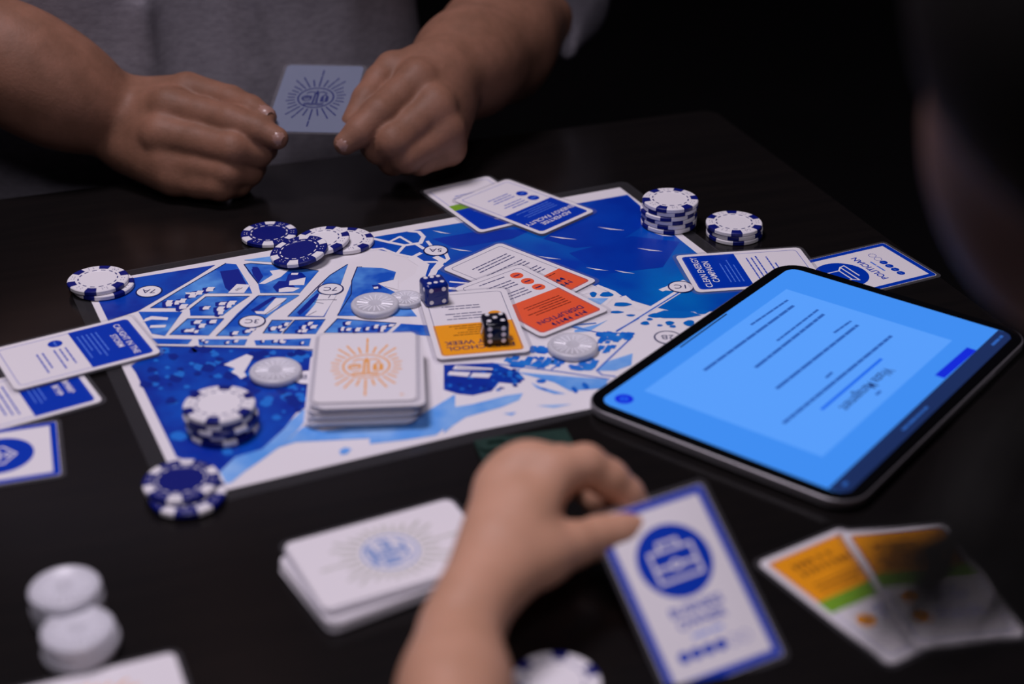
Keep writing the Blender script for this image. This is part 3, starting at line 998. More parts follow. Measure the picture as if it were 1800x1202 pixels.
bpy.data.objects[[o.name for o in COL.objects if o.name.startswith('poker_chip')][-1]]['label'] = 'white poker chip cut off at the bottom edge, right of the wrist'
# the loose pile on the far edge of the board
p = at((473, 409), .004)
chip('b', (p.x, p.y, .0008), .62, 'flat navy poker chip at the left of the loose chip pile', 'loose chip pile')
p = at((607, 419), .005)
chip('w', (p.x, p.y, BT), .33, 'flat white poker chip at the right of the loose chip pile', 'loose chip pile')
p = at((565, 420), .008)
chip('w', (p.x, p.y, .0048), .22, 'white poker chip leaning in the middle of the loose chip pile', 'loose chip pile', tilt=(.04, -.12))
p = at((526, 436), .010)
chip('b', (p.x, p.y, .0058), .42, 'navy poker chip lying on top in front of the loose chip pile', 'loose chip pile', tilt=(.07, -.15))

# ------------------------------------------------------------------ frosted clear tokens
M_TOKEN = mat('frosted_plastic', (0.84, 0.83, 0.90), rough=.32, spec=.5, trans=.35, sss=.0)
TR, TH = .0160, .0046


def token_meshes():
    n = 40
    prof = [(TR - .0012, 0), (TR - .0002, .0009), (TR, .0018), (TR - .0001, TH - .0012), (TR - .0009, TH - .0002), (TR - .0018, TH), (TR - .0028, TH - .0001), (TR - .0034, TH - .0006), (.0001, TH - .0005)]
    v, f = [], []
    for r, z in prof:
        v += [(r * math.cos(2 * math.pi * i / n), r * math.sin(2 * math.pi * i / n), z) for i in range(n)]
    for j in range(len(prof) - 1):
        f += [(j * n + i, j * n + (i + 1) % n, (j + 1) * n + (i + 1) % n, (j + 1) * n + i) for i in range(n)]
    f += [tuple(range(n - 1, -1, -1)), tuple(range((len(prof) - 1) * n, len(prof) * n))]
    body = mesh('token_body', v, f, True)
    bm = bmesh.new()
    for q in range(18):   # raised fan ribs inside the rim
        a = 2 * math.pi * q / 18
        c_, s_ = math.cos(a), math.sin(a)
        sec = []
        for r in (.0045, .0120):
            for w, z in ((-.0005, TH - .0006), (0, TH - .00032), (.0005, TH - .0006)):
                sec.append(bm.verts.new((r * c_ - w * s_, r * s_ + w * c_, z)))
        for i, j in ((0, 1), (1, 2)):
            bm.faces.new((sec[i], sec[i + 3], sec[j + 3], sec[j]))
    ribs = from_bm('token_ribs', bm)
    return body, ribs


TB, TRB = token_meshes()
M_RIB = mat('frosted_rib', (0.86, 0.85, 0.92), rough=.25)


def token(loc, label, group=None, rz=0.0, s=1.0, tilt=None):
    root = empty('clear_token', loc, rz, label, 'token', group)
    if tilt:
        root.rotation_euler = (tilt[0], tilt[1], rz)
    root.scale = (s, s, s)
    link('body', TB, M_TOKEN, root)
    link('ribs', TRB, M_RIB, root)
    return root


for px, py, lab, rz in ((659, 531, 'frosted clear disc token on the map left of the blue die', .2), (484, 648, 'frosted clear disc token beside the mixed chip stack', .5),
                        (1007, 604, 'frosted clear disc token in front of the disruption card', .1)):
    p = at((px, py), BT + TH)
    token((p.x, p.y, BT), lab, 'tokens on the map', rz)
p = at((713, 523), BT + .003)
token((p.x, p.y, BT), 'smaller frosted clear token between another token and the blue die', 'tokens on the map', .3, .72)
for px, py, n, nm in ((113, 1030, 4, 'rear stack of frosted tokens at lower left'), (136, 1103, 3, 'front stack of frosted tokens at lower left')):
    c = at((px, py), n * (TH + .0001))
    for i in range(n):
        o = 'topmost' if i == n - 1 else ('bottom' if i == 0 else ORD[n - 1 - i])
        token((c.x + (0 if i == n - 1 else rc.uniform(-.001, .002)), c.y + (0 if i == n - 1 else rc.uniform(-.001, .001)), .0002 + i * (TH + .0001)), 'frosted white token, %s of the %s' % (o, nm), nm, rc.uniform(0, 1), 1.06)

# ------------------------------------------------------------------ dice
DS = .0164
PIPS = {1: [(0, 0)], 2: [(-1, -1), (1, 1)], 3: [(-1, -1), (0, 0), (1, 1)], 4: [(-1, -1), (1, -1), (-1, 1), (1, 1)], 5: [(-1, -1), (1, -1), (-1, 1), (1, 1), (0, 0)], 6: [(-1, -1), (-1, 0), (-1, 1), (1, -1), (1, 0), (1, 1)]}
M_PIP = mat('die_pip_white', (0.82, 0.80, 0.84), rough=.3)


def die_body(name):
    bm = bmesh.new()
    bmesh.ops.create_cube(bm, size=DS)
    bmesh.ops.bevel(bm, geom=bm.edges[:], offset=.0026, segments=4, profile=.5, affect='EDGES')
    me = from_bm(name, bm, True)
    return me


pip_me = None


def die(label, px, rz, z, m, faces):
    global pip_me
    if pip_me is None:
        n = 14
        v = [(0, 0, .00022)] + [(.0014 * math.cos(2 * math.pi * i / n), .0014 * math.sin(2 * math.pi * i / n), .00016) for i in range(n)] + [(.0016 * math.cos(2 * math.pi * i / n), .0016 * math.sin(2 * math.pi * i / n), -.0002) for i in range(n)]
        f = [(0, 1 + i, 1 + (i + 1) % n) for i in range(n)] + [(1 + i, 1 + n + i, 1 + n + (i + 1) % n, 1 + (i + 1) % n) for i in range(n)]
        pip_me = mesh('pip', v, f)
        pip_me.materials.append(M_PIP)
    c = at(px, z + DS / 2)
    root = empty('die', (c.x, c.y, z), rz, label, 'die', 'dice on the amber card')
    b = link('body', die_body('die_body'), m, root)
    b.location = (0, 0, DS / 2)
    for nrm, val, ro in faces:
        N_ = Vector(nrm)
        q = N_.to_track_quat('Z', 'Y')
        for x, y in PIPS[val]:
            if ro:
                x, y = y, x
            o = link('pip', pip_me, None, root)
            o.rotation_euler = q.to_euler()
            o.location = Vector((0, 0, DS / 2)) + N_ * (DS / 2) + q @ Vector((x * .0043, y * .0043, 0))


M_DIEB = mat('die_blue', srgb(10, 34, 120), rough=.12, spec=.4, coat=.1)
M_DIEK = mat('die_black', srgb(12, 14, 30), rough=.12, spec=.4, coat=.1)
die('dark blue die with white dots at the left corner of the amber card', (763, 511), math.radians(20), BT + .0018, M_DIEB, [((0, 0, 1), 6, True), ((0, -1, 0), 4, False), ((-1, 0, 0), 2, False), ((1, 0, 0), 5, False), ((0, 1, 0), 3, False)])
die('black die with white dots standing on the amber card panel', (870, 578), math.radians(9), .0030 + CT + .0001, M_DIEK, [((0, 0, 1), 5, False), ((0, -1, 0), 6, False), ((-1, 0, 0), 3, False), ((1, 0, 0), 4, False), ((0, 1, 0), 1, False)])

# ------------------------------------------------------------------ tablet
TA = math.radians(52.05)
TL_, TW_ = .2462, .1768
tc_ = Vector((.1839, .8204, .0016))
tablet = empty('tablet', tc_, TA, 'silver tablet with glowing blue screen lying at the right board edge', 'tablet')
M_ALU = mat('tablet_aluminium', (0.20, 0.19, 0.205), rough=.38, metal=.35, spec=.5)
M_BEZEL = mat('tablet_black_glass', (0.003, 0.003, 0.004), rough=.12, spec=.5)


def loft(name, rings, cap=True):
    n = len(rings[0])
    v = [q for r in rings for q in r]
    f = []
    for j in range(len(rings) - 1):
        f += [(j * n + i, j * n + (i + 1) % n, (j + 1) * n + (i + 1) % n, (j + 1) * n + i) for i in range(n)]
    if cap:
        f += [tuple(range(n - 1, -1, -1)), tuple(range((len(rings) - 1) * n, len(rings) * n))]
    return mesh(name, v, f)


def trect(ins, z, r=.0185):
    return [(x, y, z) for x, y in rrect(TL_ - 2 * ins, TW_ - 2 * ins, r - ins, 10)]


o = link('body', loft('tablet_body', [trect(.0012, 0), trect(.0003, .0004), trect(0, .0010), trect(0, .0046), trect(.0003, .0052), trect(.0009, .0055)]), M_ALU, tablet)
link('glass', loft('tablet_glass', [trect(.0009, .0055), trect(.0011, .0057)]), M_BEZEL, tablet)
# screen: local +x = photo's left-to-top edge. the text reads along -x, its top faces -y
SL, SW = TL_ - .0172, TW_ - .0172


def em(name, c, s=1.0):
    return mat(name, (0.01, 0.01, 0.01), rough=.15, spec=.3, emit=srgb(*c), estr=s)


E_BG = em('screen_background', (64, 146, 250), .92)
E_CARD = em('screen_card', (88, 160, 255), .96)
E_TEXT = em('screen_text', (44, 100, 190), .9)
E_TITLE = em('screen_title', (26, 60, 130), .8)
E_NAV = em('screen_navbar', (22, 46, 100), .8)
E_BTN = em('screen_button', (8, 40, 226), .9)
E_LINE = em('screen_rule', (28, 110, 246), .9)
E_HOME = em('screen_home_bar', (4, 10, 24), .5)
scr = link('screen', slab_me('screen', rrect(SL, SW, .008, 6), .0056, .00574), E_BG, tablet)
SZ = lambda i: .00576 + .00002 * i


def sc(px, py):
    q = at((px, py), .0016 + .0058) - tc_
    return (q.x * math.cos(TA) + q.y * math.sin(TA), -q.x * math.sin(TA) + q.y * math.cos(TA))


flat('content_card', [[(-.088, -.052), (.083, -.052), (.083, .0655), (-.088, .0655)]], E_CARD, scr, SZ(1))
ny0 = -SW / 2
flat('navigation_bar', [[(-SL / 2 + .006, ny0 - .0002), (SL / 2 - .006, ny0 - .0002), (SL / 2 - .0022, ny0 + .0022), (SL / 2 - .0003, ny0 + .0055), (SL / 2 - .0003, ny0 + .0105), (-SL / 2 + .0003, ny0 + .0105), (-SL / 2 + .0003, ny0 + .0055), (-SL / 2 + .0022, ny0 + .0022)]], E_NAV, scr, SZ(1))
rs = random.Random(4)


def scr_line(p0, p1, h, m, name, words=True):
    a, b = sc(*p0), sc(*p1)
    if words:
        d = Vector(b) - Vector(a)
        ln = d.length
        u = d / ln
        v = Vector((-u.y, u.x))
        pol = [[tuple(Vector(a) + u * x + v * (y)) for x, y in q] for q in bars(0, ln, -h / 2, h, rs, .25)]
    else:
        pol = stroke([a, b], h)
    flat(name, pol, m, scr, SZ(2))


for p0, p1 in (((1377, 744), (1567, 590)), ((1365, 683), (1508, 571)), ((1328, 646), (1448, 552)), ((1238, 651), (1395, 537))):
    scr_line(p0, p1, .0024, E_TEXT, 'screen_text_line')
for p0, p1 in (((1452, 664), (1464, 653)), ((1466, 585), (1496, 564)), ((1366, 599), (1438, 544)), ((1320, 571), (1385, 527)), ((1540, 694), (1548, 687))):
    scr_line(p0, p1, .0018, E_TEXT, 'screen_text_line')
scr_line((1445, 719), (1549, 631), .0022, E_LINE, 'title_rule', False)
a, b = Vector(sc(1474, 716)), Vector(sc(1563, 648))
ln = (b - a).length
tp = text_polys('Waste Management', .0096, 0, 0, 'LEFT', .007)
wmax = max(q[0] for p in tp for q in p)
# the text starts at the far end and runs back towards the left corner (upside down for us)
k = ln / wmax
flat('screen_title', [[(b.x - x * k, b.y - y * k * 1.45 + .003) for x, y in p] for p in tp], E_TITLE, scr, SZ(3))
flat('screen_button', stroke([sc(1654, 660), sc(1706, 615)], .0062), E_BTN, scr, SZ(3))
q = sc(1097, 701)
flat('round_button', [circle(q[0], q[1], .0056, 28)], E_BTN, scr, SZ(2))
flat('round_button_mark', ringp(q[0], q[1], .0014, .0024, 14), E_LINE, scr, SZ(3))
flat('home_bar', stroke([sc(1196, 610), sc(1277, 552)], .0011), E_HOME, scr, SZ(3))
flat('navigation_text', bars(-.035, .0, ny0 + .0045, .0016, rs) + bars(SL / 2 - .022, SL / 2 - .006, ny0 + .0045, .0020, rs) + bars(-SL / 2 + .008, -SL / 2 + .012, ny0 + .0045, .002, rs), E_TEXT, scr, SZ(3))
link('side_button', slab_me('side_button', rrect(.018, .0006, .0003, 2, .055, -TW_ / 2 - .0001), .0022, .0036), M_ALU, tablet)

# ------------------------------------------------------------------ dark green tray under the near hand
M_DGREEN = mat('dark_green_plastic', srgb(34, 58, 50), rough=.35, spec=.5, var=srgb(26, 46, 42), vscale=60)
g0 = at((938, 822), .0)
tray = empty('plastic_clip', (g0.x, g0.y, .0002), math.radians(14), 'dark green plastic clip lying on the table under the near hand', 'clip')
bm = bmesh.new()
box_bm(bm, -.027, .027, -.026, .030, 0, .0035)
link('plate', from_bm('plate', bm), M_DGREEN, tray)
for i in range(5):
    bm = bmesh.new()
    box_bm(bm, .004, .026, -.024 + i * .006, -.0215 + i * .006, .0035, .0060)
    link('ridge', from_bm('ridge', bm), M_DGREEN, tray)
link('slot_rim', ring_me('slot_rim', rrect(.020, .012, .004, 4, -.016, .022), rrect(.010, .005, .002, 4, -.016, .022), .0035, .0052), M_DGREEN, tray)
# ------------------------------------------------------------------ people (one continuous surface each, grown from tapered limbs)
def field(prims, vox, pad=.012):
    lo = np.min([np.minimum(a, b) - max(ra, rb) for a, b, ra, rb, k in prims], axis=0) - pad
    hi = np.max([np.maximum(a, b) + max(ra, rb) for a, b, ra, rb, k in prims], axis=0) + pad
    n = np.ceil((hi - lo) / vox).astype(int) + 1
    D = np.full(n, 9.0, dtype=np.float32)
    for a, b, ra, rb, k in prims:
        R = max(ra, rb) + k + 3 * vox
        i0 = np.maximum(0, np.floor((np.minimum(a, b) - R - lo) / vox).astype(int))
        i1 = np.minimum(n, np.ceil((np.maximum(a, b) + R - lo) / vox).astype(int) + 1)
        if np.any(i1 <= i0):
            continue
        g = np.stack(np.meshgrid(*[lo[j] + vox * np.arange(i0[j], i1[j]) for j in range(3)], indexing='ij'), -1)
        ba = b - a
        L = max(float(ba @ ba), 1e-12)
        t = np.clip(((g - a) @ ba) / L, 0, 1)
        d = np.linalg.norm(g - a - t[..., None] * ba, axis=-1) - (ra + (rb - ra) * t)
        s = tuple(slice(i0[j], i1[j]) for j in range(3))
        o = D[s]
        h = np.clip(1 - np.abs(o - d) / k, 0, 1)
        D[s] = np.minimum(o, d) - h * h * k * .25
    return D, lo


def surface(prims, vox, cut=None, smooth=1):
    """closed surface of the limb field (surface nets)"""
    prims = [(np.array(a, float), np.array(b, float), ra, rb, k) for a, b, ra, rb, k in prims]
    D, lo = field(prims, vox)
    if cut is not None:   # keep only the side of the plane that normal points away from
        for p0, nn in cut:
            g = [lo[j] + vox * np.arange(D.shape[j]) for j in range(3)]
            pl = ((g[0][:, None, None] - p0[0]) * nn[0] + (g[1][None, :, None] - p0[1]) * nn[1] + (g[2][None, None, :] - p0[2]) * nn[2])
            D = np.maximum(D, pl.astype(np.float32))
    S = D < 0
    nx, ny, nz = D.shape
    acc = np.zeros((nx - 1, ny - 1, nz - 1, 3), np.float32)
    cnt = np.zeros((nx - 1, ny - 1, nz - 1), np.float32)
    offs = [(i, j, k) for i in (0, 1) for j in (0, 1) for k in (0, 1)]
    sub = lambda A, o: A[o[0]:nx - 1 + o[0], o[1]:ny - 1 + o[1], o[2]:nz - 1 + o[2]]
    for o in offs:
        for ax in range(3):
            if o[ax]:
                continue
            q = list(o)
            q[ax] = 1
            d0, d1 = sub(D, o), sub(D, q)
            m = (d0 < 0) != (d1 < 0)
            t = np.where(m, d0 / np.where(m, d0 - d1, 1), 0)
            for c in range(3):
                acc[..., c] += np.where(m, o[c] + (t if c == ax else 0), 0)
            cnt += m
    act = cnt > 0
    idx = np.full(act.shape, -1, np.int64)
    ii = np.argwhere(act)
    idx[act] = np.arange(len(ii))
    V = (ii + acc[act] / cnt[act][:, None]) * vox + lo
    F = []
    for ax in range(3):
        a1, a2 = (ax + 1) % 3, (ax + 2) % 3
        sl0 = [slice(1, -1)] * 3
        sl0[ax] = slice(0, -1)
        sl1 = [slice(1, -1)] * 3
        sl1[ax] = slice(1, None)
        A, B = S[tuple(sl0)], S[tuple(sl1)]
        e = np.argwhere(A != B)
        if len(e) == 0:
            continue
        fl = A[tuple(e.T)]
        base = e.copy()
        base[:, a1] += 1
        base[:, a2] += 1
        def vid(da1, da2):
            q = base.copy()
            q[:, a1] -= da1
            q[:, a2] -= da2
            return idx[tuple(q.T)]
        quad = np.stack([vid(1, 1), vid(0, 1), vid(0, 0), vid(1, 0)], 1)
        quad[~fl] = quad[~fl][:, ::-1]
        F.append(quad)
    F = np.concatenate(F)
    F = F[(F >= 0).all(1)]
    for _ in range(smooth):   # light smoothing along mesh edges
        s = np.zeros_like(V)
        c = np.zeros(len(V))
        for i in range(4):
            a, b = F[:, i], F[:, (i + 1) % 4]
            np.add.at(s, a, V[b])
            np.add.at(c, a, 1)
            np.add.at(s, b, V[a])
            np.add.at(c, b, 1)
        V = V * .5 + .5 * s / np.maximum(c, 1)[:, None]
    return V, F


def body_mesh(name, parts):
    vs, fs, n = [], [], 0
    for V, F in parts:
        vs.append(V)
        fs.append(F + n)
        n += len(V)
    V, F = np.concatenate(vs), np.concatenate(fs)
    me = bpy.data.meshes.new(name)
    me.vertices.add(len(V))
    me.vertices.foreach_set('co', V.astype(np.float32).ravel())
    me.loops.add(len(F) * 4)
    me.loops.foreach_set('vertex_index', F.astype(np.int32).ravel())
    me.polygons.add(len(F))
    me.polygons.foreach_set('loop_start', np.arange(0, len(F) * 4, 4, dtype=np.int32))
    me.polygons.foreach_set('loop_total', np.full(len(F), 4, dtype=np.int32))
    me.update(calc_edges=True)
    me.validate()
    me.polygons.foreach_set('use_smooth', [True] * len(me.polygons))
    return me


FS = 1.0


def chain(pts, k, kj=.004):
    """pts: (px, py, Z, radius mm); limbs joined end to end"""
    out = []
    P_ = [(np.array(deep(p[0], p[1], p[2] * FS)), p[3] * .001 * FS) for p in pts]
    for i in range(len(P_) - 1):
        out.append((P_[i][0], P_[i + 1][0], P_[i][1], P_[i + 1][1], k if i == 0 else kj))
    return out


def nail(tip, prev, up, r, parent, m):
    """small curved nail plate on the back of a fingertip"""
    tip, prev, up = Vector(tip), Vector(prev), Vector(up)
    d = (tip - prev).normalized()
    up = (up - d * up.dot(d)).normalized()
    s = d.cross(up)
    v, f = [], []
    for i in range(6):
        a = -1 + 2 * i / 5
        w = .78 * r * (1 - .35 * max(0, a) ** 3) * (1 - .2 * max(0, -a) ** 4)
        for j in range(5):
            b = -1 + 2 * j / 4
            ph = b * .85
            v.append(tip + d * (a * .62 * r + .15 * r) + s * (math.sin(ph) * w * 1.15) + up * (math.cos(ph) * 1.03 * r - .25 * r * max(0, a) ** 2 - .02 * r))
    for i in range(5):
        f += [(i * 5 + j, (i + 1) * 5 + j, (i + 1) * 5 + j + 1, i * 5 + j + 1) for j in range(4)]
    return link('fingernail', mesh('fingernail', v, f, True), m, parent)


M_SKINF = mat('skin_tan', (0.185, 0.088, 0.054), rough=.55, spec=.22, sss=.10, var=(0.245, 0.116, 0.074), vscale=45, bump=.25, bscale=420)
M_NAILF = mat('nail_tan', (0.30, 0.165, 0.13), rough=.3, spec=.5)
M_SKINN = mat('skin_light', (0.50, 0.265, 0.170), rough=.5, spec=.25, sss=.12, var=(0.56, 0.30, 0.20), vscale=40, bump=.15, bscale=420)
M_NAILN = mat('nail_light', (0.56, 0.34, 0.28), rough=.3, spec=.5)
M_SKIND = mat('skin_brown', (0.21, 0.112, 0.078), rough=.6, spec=.2)
M_SHIRT = mat('grey_knit', (0.165, 0.152, 0.175), rough=.95, spec=.1, var=(0.215, 0.20, 0.225), vscale=110, stretch=(1, 1, 2.5), bump=.5, bscale=600)
M_DARKCLOTH = mat('black_cloth', (0.010, 0.010, 0.014), rough=.95, spec=.1, var=(.014, .014, .018), vscale=60)
M_HAIR = mat('black_hair', (0.003, 0.0026, 0.0026), rough=.6, spec=.15, var=(.006, .005, .0045), vscale=200, stretch=(1, 1, .05))

# ---- far player: grey T-shirt, both hands holding the clear card
ZO = .0
FS = 1.035   # the far hands sit this much deeper than first measured
LH = []
LH += chain([(-150, 18, 1.135 + ZO, 42), (40, 122, 1.155 + ZO, 39), (120, 168, 1.168 + ZO, 35), (212, 214, 1.183 + ZO, 28)], .02, .03)
for mc in ((296, 186, 1.152, 13.5), (284, 236, 1.146, 14), (294, 282, 1.150, 13.5), (310, 312, 1.150, 12)):
    LH += chain([(222, 200 + (mc[1] - 186) * .45, 1.182, 18), mc], .012)
LH += chain([(228, 178, 1.190, 18), (330, 160, 1.172, 13)], .012)
LH += chain([(236, 258, 1.176, 19), (300, 306, 1.156, 13)], .012)          # heel of the hand
LH += chain([(300, 245, 1.172, 24), (350, 280, 1.168, 20)], .012)          # palm body
fing_l = [[(330, 160, 1.172, 14.2), (405, 178, 1.160, 11.8), (440, 192, 1.150, 10.5), (466, 206, 1.140, 8.7)],
          [(296, 186, 1.152, 14.4), (352, 200, 1.146, 12.6), (406, 214, 1.138, 12.4), (455, 229, 1.134, 10.7), (487, 243, 1.131, 8.5)],
          [(284, 236, 1.146, 14.8), (345, 248, 1.140, 13.1), (408, 262, 1.132, 13.1), (452, 268, 1.142, 11.4), (466, 262, 1.158, 9.8)],
          [(294, 282, 1.150, 14.2), (345, 292, 1.144, 12.6), (400, 303, 1.137, 12.6), (436, 302, 1.150, 10.9), (446, 294, 1.166, 9.8)],
          [(310, 312, 1.150, 12.9), (350, 321, 1.145, 11.6), (388, 326, 1.140, 11.3), (418, 323, 1.152, 9.8), (424, 315, 1.168, 8.7)]]
for fg in fing_l:
    LH += chain(fg, .0045, .003)
RH = []
RH += chain([(930, 8, 1.365, 47), (872, 78, 1.29, 44), (822, 112, 1.235, 38), (772, 142, 1.190, 31)], .02, .03)
for mc in ((735, 138, 1.155, 13.5), (766, 186, 1.148, 14), (784, 230, 1.152, 13), (790, 262, 1.165, 11.5)):
    RH += chain([(778, 150 + (mc[1] - 138) * .5, 1.186, 19), mc], .016)
RH += chain([(770, 130, 1.192, 20), (690, 122, 1.172, 12.5)], .018)
RH += chain([(752, 190, 1.172, 22), (735, 230, 1.168, 19)], .012)
fing_r = [[(690, 122, 1.172, 13.6), (668, 142, 1.163, 12.0), (645, 175, 1.152, 11.3), (620, 216, 1.140, 8.9)],
          [(735, 138, 1.155, 14.4), (702, 168, 1.146, 12.9), (668, 198, 1.134, 12.6), (632, 232, 1.128, 10.9), (607, 252, 1.126, 8.7)],
          [(766, 186, 1.148, 14.8), (726, 220, 1.140, 13.3), (692, 248, 1.131, 13.3), (667, 262, 1.142, 11.4), (655, 258, 1.157, 9.8)],
          [(784, 230, 1.152, 14.0), (750, 254, 1.146, 12.4), (714, 274, 1.138, 12.4), (690, 282, 1.152, 10.9), (680, 275, 1.167, 9.8)],
          [(790, 262, 1.165, 12.2), (765, 272, 1.158, 11.1), (738, 282, 1.152, 10.9), (715, 284, 1.166, 9.8), (705, 278, 1.18, 8.7)]]
for fg in fing_r:
    RH += chain(fg, .0045, .003)
far_p = empty('person', (-.27, 1.50, -.745), 0, 'person in a grey T-shirt seated across the table holding a clear card in both hands', 'person')
tn = np.array([math.sin(TANG), -math.cos(TANG), 0])      # towards the table
ts = np.array([math.cos(TANG), math.sin(TANG), 0])       # along the far table edge, to the right
tcn = np.array([-.300, 1.350, 0.0])


def tp_(s, n, z):
    return tcn + ts * s + tn * n + np.array([0, 0, z])


elL, elR = np.array(deep(-150, 18, 1.135 * FS)), np.array(deep(930, 8, 1.365 * FS))
shL, shR = tp_(-.21, -.02, .40), tp_(.235, -.05, .42)
torso = []
for s in (-.075, .075):
    torso += [(tp_(s, 0, -.20), tp_(s, .0, -.02), .125, .128, .03), (tp_(s, 0, -.02), tp_(s * 1.25, 0, .30), .128, .115, .05)]
torso += [(tp_(-.15, -.01, .38), tp_(.15, -.01, .38), .075, .075, .06), (tp_(0, -.02, .42), tp_(0, .01, .52), .058, .055, .03)]
head = [(tp_(0, .02, .60), tp_(0, .03, .68), .072, .080, .03), (tp_(0, .05, .545), tp_(0, .04, .60), .045, .062, .03), (tp_(0, .112, .615), tp_(0, .105, .645), .012, .008, .012),
        (tp_(-.03, .098, .575), tp_(.03, .098, .575), .008, .008, .008), (tp_(-.082, .02, .60), tp_(-.082, .01, .635), .008, .012, .006), (tp_(.082, .02, .60), tp_(.082, .01, .635), .008, .012, .006)]
legs = []
for s in (-.10, .10):
    legs += [(tp_(s, 0, -.24), tp_(s * 1.3, .36, -.25), .085, .062, .05), (tp_(s * 1.3, .36, -.25), tp_(s * 1.3, .34, -.66), .058, .042, .03), (tp_(s * 1.3, .33, -.70), tp_(s * 1.3, .47, -.715), .038, .03, .03)]
arms = [(shL, elL, .055, .043, .05), (elL, np.array(deep(40, 122, 1.155 * FS)), .043, .039, .03), (shR, elR, .055, .047, .05), (elR, np.array(deep(872, 78, 1.29 * FS)), .047, .0435, .03)]
LK = .991


def lifted(vf, k=LK):
    c_ = np.array([0, 0, CAMH])
    return c_ + (vf[0] - c_) * k, vf[1]


coarse = surface(torso + head + legs + arms, .009, smooth=2)
bodyf = link('body', body_mesh('far_body', [coarse, lifted(surface(LH, .0016, smooth=2)), surface(RH, .0016, smooth=2)]), M_SKINF)
wparts = [bodyf]
sh = []
for a, b, ra, rb, k in torso[:5]:
    sh.append((a, b, ra + .010, rb + .010, k))
sh += [(shL, shL + (elL - shL) * .55, .068, .070, .04), (shR, shR + (elR - shR) * .93, .068, .066, .04)]
sh += [(np.array(deep(985, -150, 1.44)), np.array(deep(975, 0, 1.43)), .060, .050, .03), (np.array(deep(985, 10, 1.42)), np.array(deep(996, 92, 1.385)), .034, .010, .02)]
# cloth folds at the waist and hem lying on the lap
for i, (s, n, z, s2, n2, z2) in enumerate(((-.150, .112, .26, -.135, .118, -.06), (.03, .137, .22, .05, .138, .02), (.14, .108, .24, .120, .118, .04), (-.04, .137, .12, -.055, .138, -.06))):
    sh.append((tp_(s, n, z), tp_(s2, n2, z2), .002, .002, .028))
shirt = link('shirt', body_mesh('shirt', [surface(sh, .007, cut=[(tp_(0, 0, -.13), (0, 0, -1))], smooth=2)]), M_SHIRT)
tr_ = [(a, b, ra + .012, rb + .012, k) for a, b, ra, rb, k in legs if True]
trous = link('trousers', body_mesh('trousers', [surface(tr_, .010, cut=[(tp_(0, 0, -.69), (0, 0, -1))], smooth=2)]), M_DARKCLOTH)
hairf = [(tp_(0, -.01, .64), tp_(0, .02, .70), .088, .083, .03), (tp_(-.06, .0, .60), tp_(.06, 0, .60), .045, .045, .03)]
hf = link('hair', body_mesh('hair_far', [surface(hairf, .009, cut=[(tp_(0, .045, .66), (tn[0] * .8, tn[1] * .8, -.6))], smooth=2)]), M_HAIR)
for o in (bodyf, shirt, trous, hf):
    o.parent = far_p
    o.matrix_parent_inverse = far_p.matrix_basis.inverted() if False else Matrix.Translation(-Vector(far_p.location))
camv = np.array([0, -COSP, SINP])
for fg, up, r in ((fing_l[0], (0, -.3, 1), 8), (fing_l[1], (.5, -.9, .2), 7.6), (fing_r[1], (-.35, -.9, .1), 7.8)):
    t_, p_ = deep(fg[-1][0], fg[-1][1], fg[-1][2] * FS), deep(fg[-2][0], fg[-2][1], fg[-2][2] * FS)
    if fg in fing_l:
        t_, p_ = [Vector((0, 0, CAMH)) + (q_ - Vector((0, 0, CAMH))) * LK for q_ in (t_, p_)]
    nn = nail(t_, p_, up, r * .00115, bodyf, M_NAILF)

FS = 1.0
# ---- near player: left forearm and hand pinching the role card
NH = []
NH += chain([(770, 1700, .530, 23), (785, 1400, .592, 20), (800, 1225, .650, 18.5), (806, 1115, .680, 18.5)], .015, .03)
for mc in ((978, 834, .742, 10.8), (930, 822, .747, 11.0), (895, 836, .746, 10.2), (874, 862, .742, 9.2)):
    NH += chain([(812 + (mc[0] - 900) * .22, 1090, .684, 10), mc], .011)
NH += chain([(835, 1060, .690, 12), (955, 980, .716, 11.5)], .014)
NH += chain([(890, 960, .716, 13), (925, 905, .728, 12)], .010)
fing_n = [[(955, 980, .716, 12.0), (1010, 957, .727, 10.5), (1052, 944, .735, 9.8), (1088, 936, .739, 9.6), (1114, 926, .742, 8.4)],
          [(978, 828, .742, 10.6), (1028, 818, .748, 10.2), (1070, 842, .753, 9.4), (1102, 868, .757, 8.0), (1120, 888, .759, 6.8)],
          [(928, 818, .747, 11), (985, 815, .775, 9.4), (1022, 846, .784, 9.0), (1055, 880, .776, 8.2), (1090, 902, .766, 7)],
          [(895, 836, .746, 10.2), (930, 835, .782, 9), (935, 880, .785, 8.5), (920, 915, .765, 7.5)],
          [(874, 862, .742, 9.2), (890, 865, .772, 8), (892, 900, .772, 7.5), (882, 930, .755, 6.8)]]
for fg in fing_n:
    NH += chain(fg, .008, .0035)
near_p = empty('person', (deep(785, 1400, .60).x, deep(785, 1400, .60).y, 0), 0, 'near person reaching in from the bottom edge, left hand pinching the briefcase card', 'person')
bodyn = link('body', body_mesh('near_body', [surface(NH, .0014, smooth=2)]), M_SKINN)
bodyn.parent = near_p
bodyn.matrix_parent_inverse = Matrix.Translation(-Vector(near_p.location))
nn = nail(deep(*fing_n[0][-1][:3]), deep(*fing_n[0][-2][:3]), (.25, -.75, .6), .0076, bodyn, M_NAILN)
nn = nail(deep(*fing_n[1][-1][:3]), deep(*fing_n[1][-2][:3]), (.6, .3, .75), .0066, bodyn, M_NAILN)

